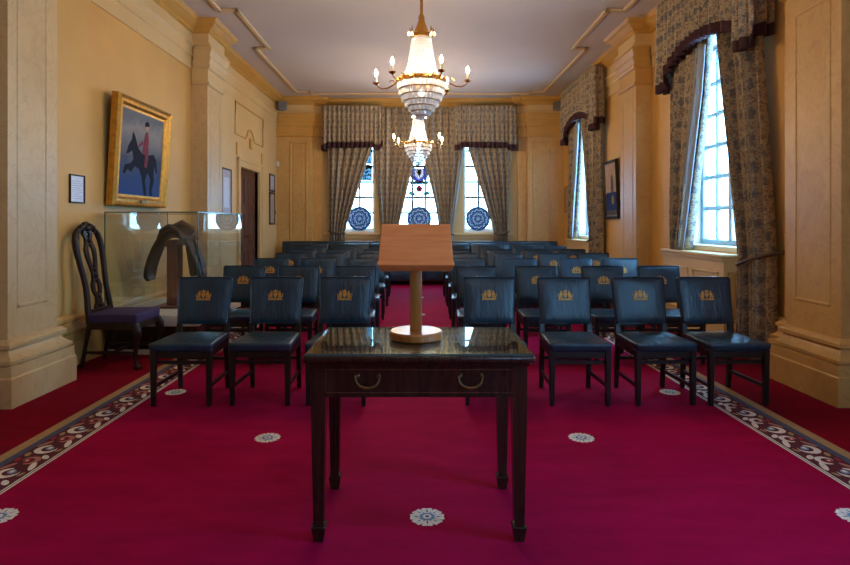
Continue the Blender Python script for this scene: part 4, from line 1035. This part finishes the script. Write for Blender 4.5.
# ------------------------------------------------------------------ chandeliers
def chandelier(x, y, label, rot, bulb='bulb'):
    r = thing('chandelier', (x, y, 0), label, 'chandelier', 'crystal chandeliers', rot)
    MB().tube([(0, 0, 3.42), (0, 0, ZC - .03)], .016, 10).lathe([(.016, 3.62), (.03, 3.66), (.016, 3.70)], 12).build('stem', 'brass', r)
    MB().lathe([(.02, ZC - .10), (.07, ZC - .05), (.10, ZC - .005)], 24).build('ceiling_rose', 'brass', r)
    MB().lathe([(.02, 3.48), (.034, 3.44), (.03, 3.42), (.05, 3.36), (.085, 3.28), (.092, 3.26)], 20).build('canopy', 'brass', r)
    cg = MB(); cg.lathe([(.10, 3.225), (.112, 3.235), (.112, 3.265), (.10, 3.275)], 28)
    for k in range(10):
        a = 2 * pi * k / 10; cg.tube([(.108 * cos(a), .108 * sin(a), 3.26), (.125 * cos(a), .125 * sin(a), 3.30), (.118 * cos(a), .118 * sin(a), 3.335)], [.01, .008, .004], 6)
    cg.build('crown_band', 'brass', r)
    # hanging strings of cut beads between the crown and the ring
    st_ = MB(); N = 44
    prof = []
    for i in range(49):
        t = i / 48; z = lerp(3.235, 2.80, t); rad = .102 + .075 * t ** 1.25 + .016 * t ** 6
        prof.append((rad + .005 * sin(i * pi / 2 * 1.0), z))
    st_.lathe(prof, N * 2, star=.09, cap=False)
    st_.build('crystal_strings', 'crystal', r, smooth=0)
    rg = MB(); rg.lathe([(.235, 2.765), (.258, 2.77), (.262, 2.785), (.258, 2.80), (.235, 2.805), (.232, 2.785), (.235, 2.765)], 48, cap=False)
    for k in range(24):
        a = 2 * pi * k / 24; rg.lathe([(0, -.016), (.011, 0), (0, .016)], 6, (.262 * cos(a), .262 * sin(a), 2.785))
    rg.build('ring', 'brass', r)
    tiers = [(.256, 2.762, .066), (.240, 2.692, .058), (.214, 2.630, .054), (.180, 2.572, .050), (.142, 2.518, .046), (.10, 2.468, .042), (.058, 2.422, .038)]
    for rad, z, h in tiers:
        n = int(rad * 150) * 2
        MB().lathe([(rad + .004, z - .006), (rad + .007, z), (rad + .004, z + .006), (rad - .01, z + .006), (rad - .01, z - .006), (rad + .004, z - .006)], 32, cap=False).build('tier_ring', 'oldbrass', r)
        MB().lathe([(rad, z), (rad * 1.0, z - h * .7), (rad * .975, z - h), (rad * .80, z - h - .004)], n, star=.09, cap=False).build('crystal_tier', 'crystal', r, smooth=0)
    MB().lathe([(0, 2.375), (.012, 2.385), (.02, 2.40), (.01, 2.42), (.006, 2.44)], 10).build('finial', 'crystal', r)
    for zz, rad in ((3.0, .04), (2.66, .035)):
        MB().lathe([(0, -rad), (rad * .7, -rad * .7), (rad, 0), (rad * .7, rad * .7), (0, rad)], 12, (0, 0, zz)).build('inner_lamp', 'lamp', r)
    for k in range(6):
        a = 2 * pi * k / 6 - .12; u = Vector((cos(a), sin(a), 0))
        def q(d, z): return tuple(u * d + Vector((0, 0, z)))
        am = MB().tube([q(.25, 2.785), q(.30, 2.75), q(.36, 2.72), q(.42, 2.715), q(.46, 2.735), q(.48, 2.765)], [.008, .008, .0075, .007, .007, .007], 8)
        am.tube([q(.28, 2.77), q(.30, 2.80), q(.33, 2.80), q(.335, 2.78)], .005, 6)
        arm = am.build('arm', 'brass', r)
        c = q(.48, 0)
        MB().lathe([(.008, 2.755), (.03, 2.765), (.038, 2.78), (.03, 2.78), (.012, 2.775)], 16, (c[0], c[1], 0)).build('drip_pan', 'brass', arm)
        MB().lathe([(.0125, 2.775), (.0125, 2.845), (.006, 2.85)], 12, (c[0], c[1], 0)).build('candle', 'candle', arm)
        MB().lathe([(.004, 2.848), (.013, 2.862), (.015, 2.876), (.010, 2.90), (0, 2.922)], 10, (c[0], c[1], 0)).build('bulb', bulb, arm)
    for s_ in (-1, 1):
        a_ = MB().tube([(s_ * .11, -.02, 3.25), (s_ * .125, -.03, 3.24), (s_ * .13, -.035, 3.25)], .005, 6).build('upper_arm', 'brass', r)
        MB().lathe([(0, 3.25), (.007, 3.258), (.008, 3.268), (0, 3.282)], 8, (s_ * .13, -.035, 0)).build('bulb', bulb, a_)
    return r
chandelier(.047, 5.9, 'near crystal chandelier, the larger one, with candle lamps', 0)
chandelier(.047, 1.4, 'added unseen crystal chandelier overhead, lighting the bay before the writing table', .2, 'addedbulb')  # out of view, added with weaker bulbs to brighten table and foreground
chandelier(.025, 10.5, 'far crystal chandelier seen below the nearer one', .5)

# ------------------------------------------------------------------ light and camera
w = bpy.data.worlds.new('daylight'); SC.world = w; w.use_nodes = True
bg = w.node_tree.nodes['Background']; bg.inputs[0].default_value = (.26, .61, 1.0, 1); bg.inputs[1].default_value = 14.0
def portal(loc, rot, sx, sy):
    l = bpy.data.lights.new('window_portal', 'AREA'); l.shape = 'RECTANGLE'; l.size = sx; l.size_y = sy; l.cycles.is_portal = True
    o = bpy.data.objects.new('window_portal', l); COL.objects.link(o); o.location = loc; o.rotation_euler = rot
for h in RW: portal((3.66, (h[0] + h[1]) / 2, (1.05 + h[3]) / 2), (0, pi / 2, 0), h[3] - 1.05, h[1] - h[0])
for h in NW: portal(((h[0] + h[1]) / 2, YB - .34, 2.25), (pi / 2, 0, 0), .7, 2.5)
for h in FW: portal(((h[0] + h[1]) / 2, YF + .32, (1.1 + h[3]) / 2), (-pi / 2, 0, 0), h[1] - h[0], h[3] - 1.1)

cam = bpy.data.cameras.new('camera'); co = bpy.data.objects.new('camera', cam); COL.objects.link(co)
cam.sensor_width = 36; cam.lens = 24.0; cam.shift_x = 8 / 850; cam.shift_y = -59.5 / 850
co.location = (0, 0, 1.306); co.rotation_euler = (pi / 2, 0, 0); cam.clip_start = .05
SC.camera = co
SC.view_settings.view_transform = 'Standard'; SC.view_settings.look = 'None'; SC.view_settings.gamma = 1
SC.view_settings.use_curve_mapping = False; SC.view_settings.exposure = 1.15
c = SC.cycles
c.use_denoising = True; c.max_bounces = 10; c.diffuse_bounces = 5; c.glossy_bounces = 4; c.transmission_bounces = 6; c.transparent_max_bounces = 24
c.sample_clamp_indirect = 6; c.caustics_reflective = False; c.caustics_refractive = False; c.blur_glossy = .5
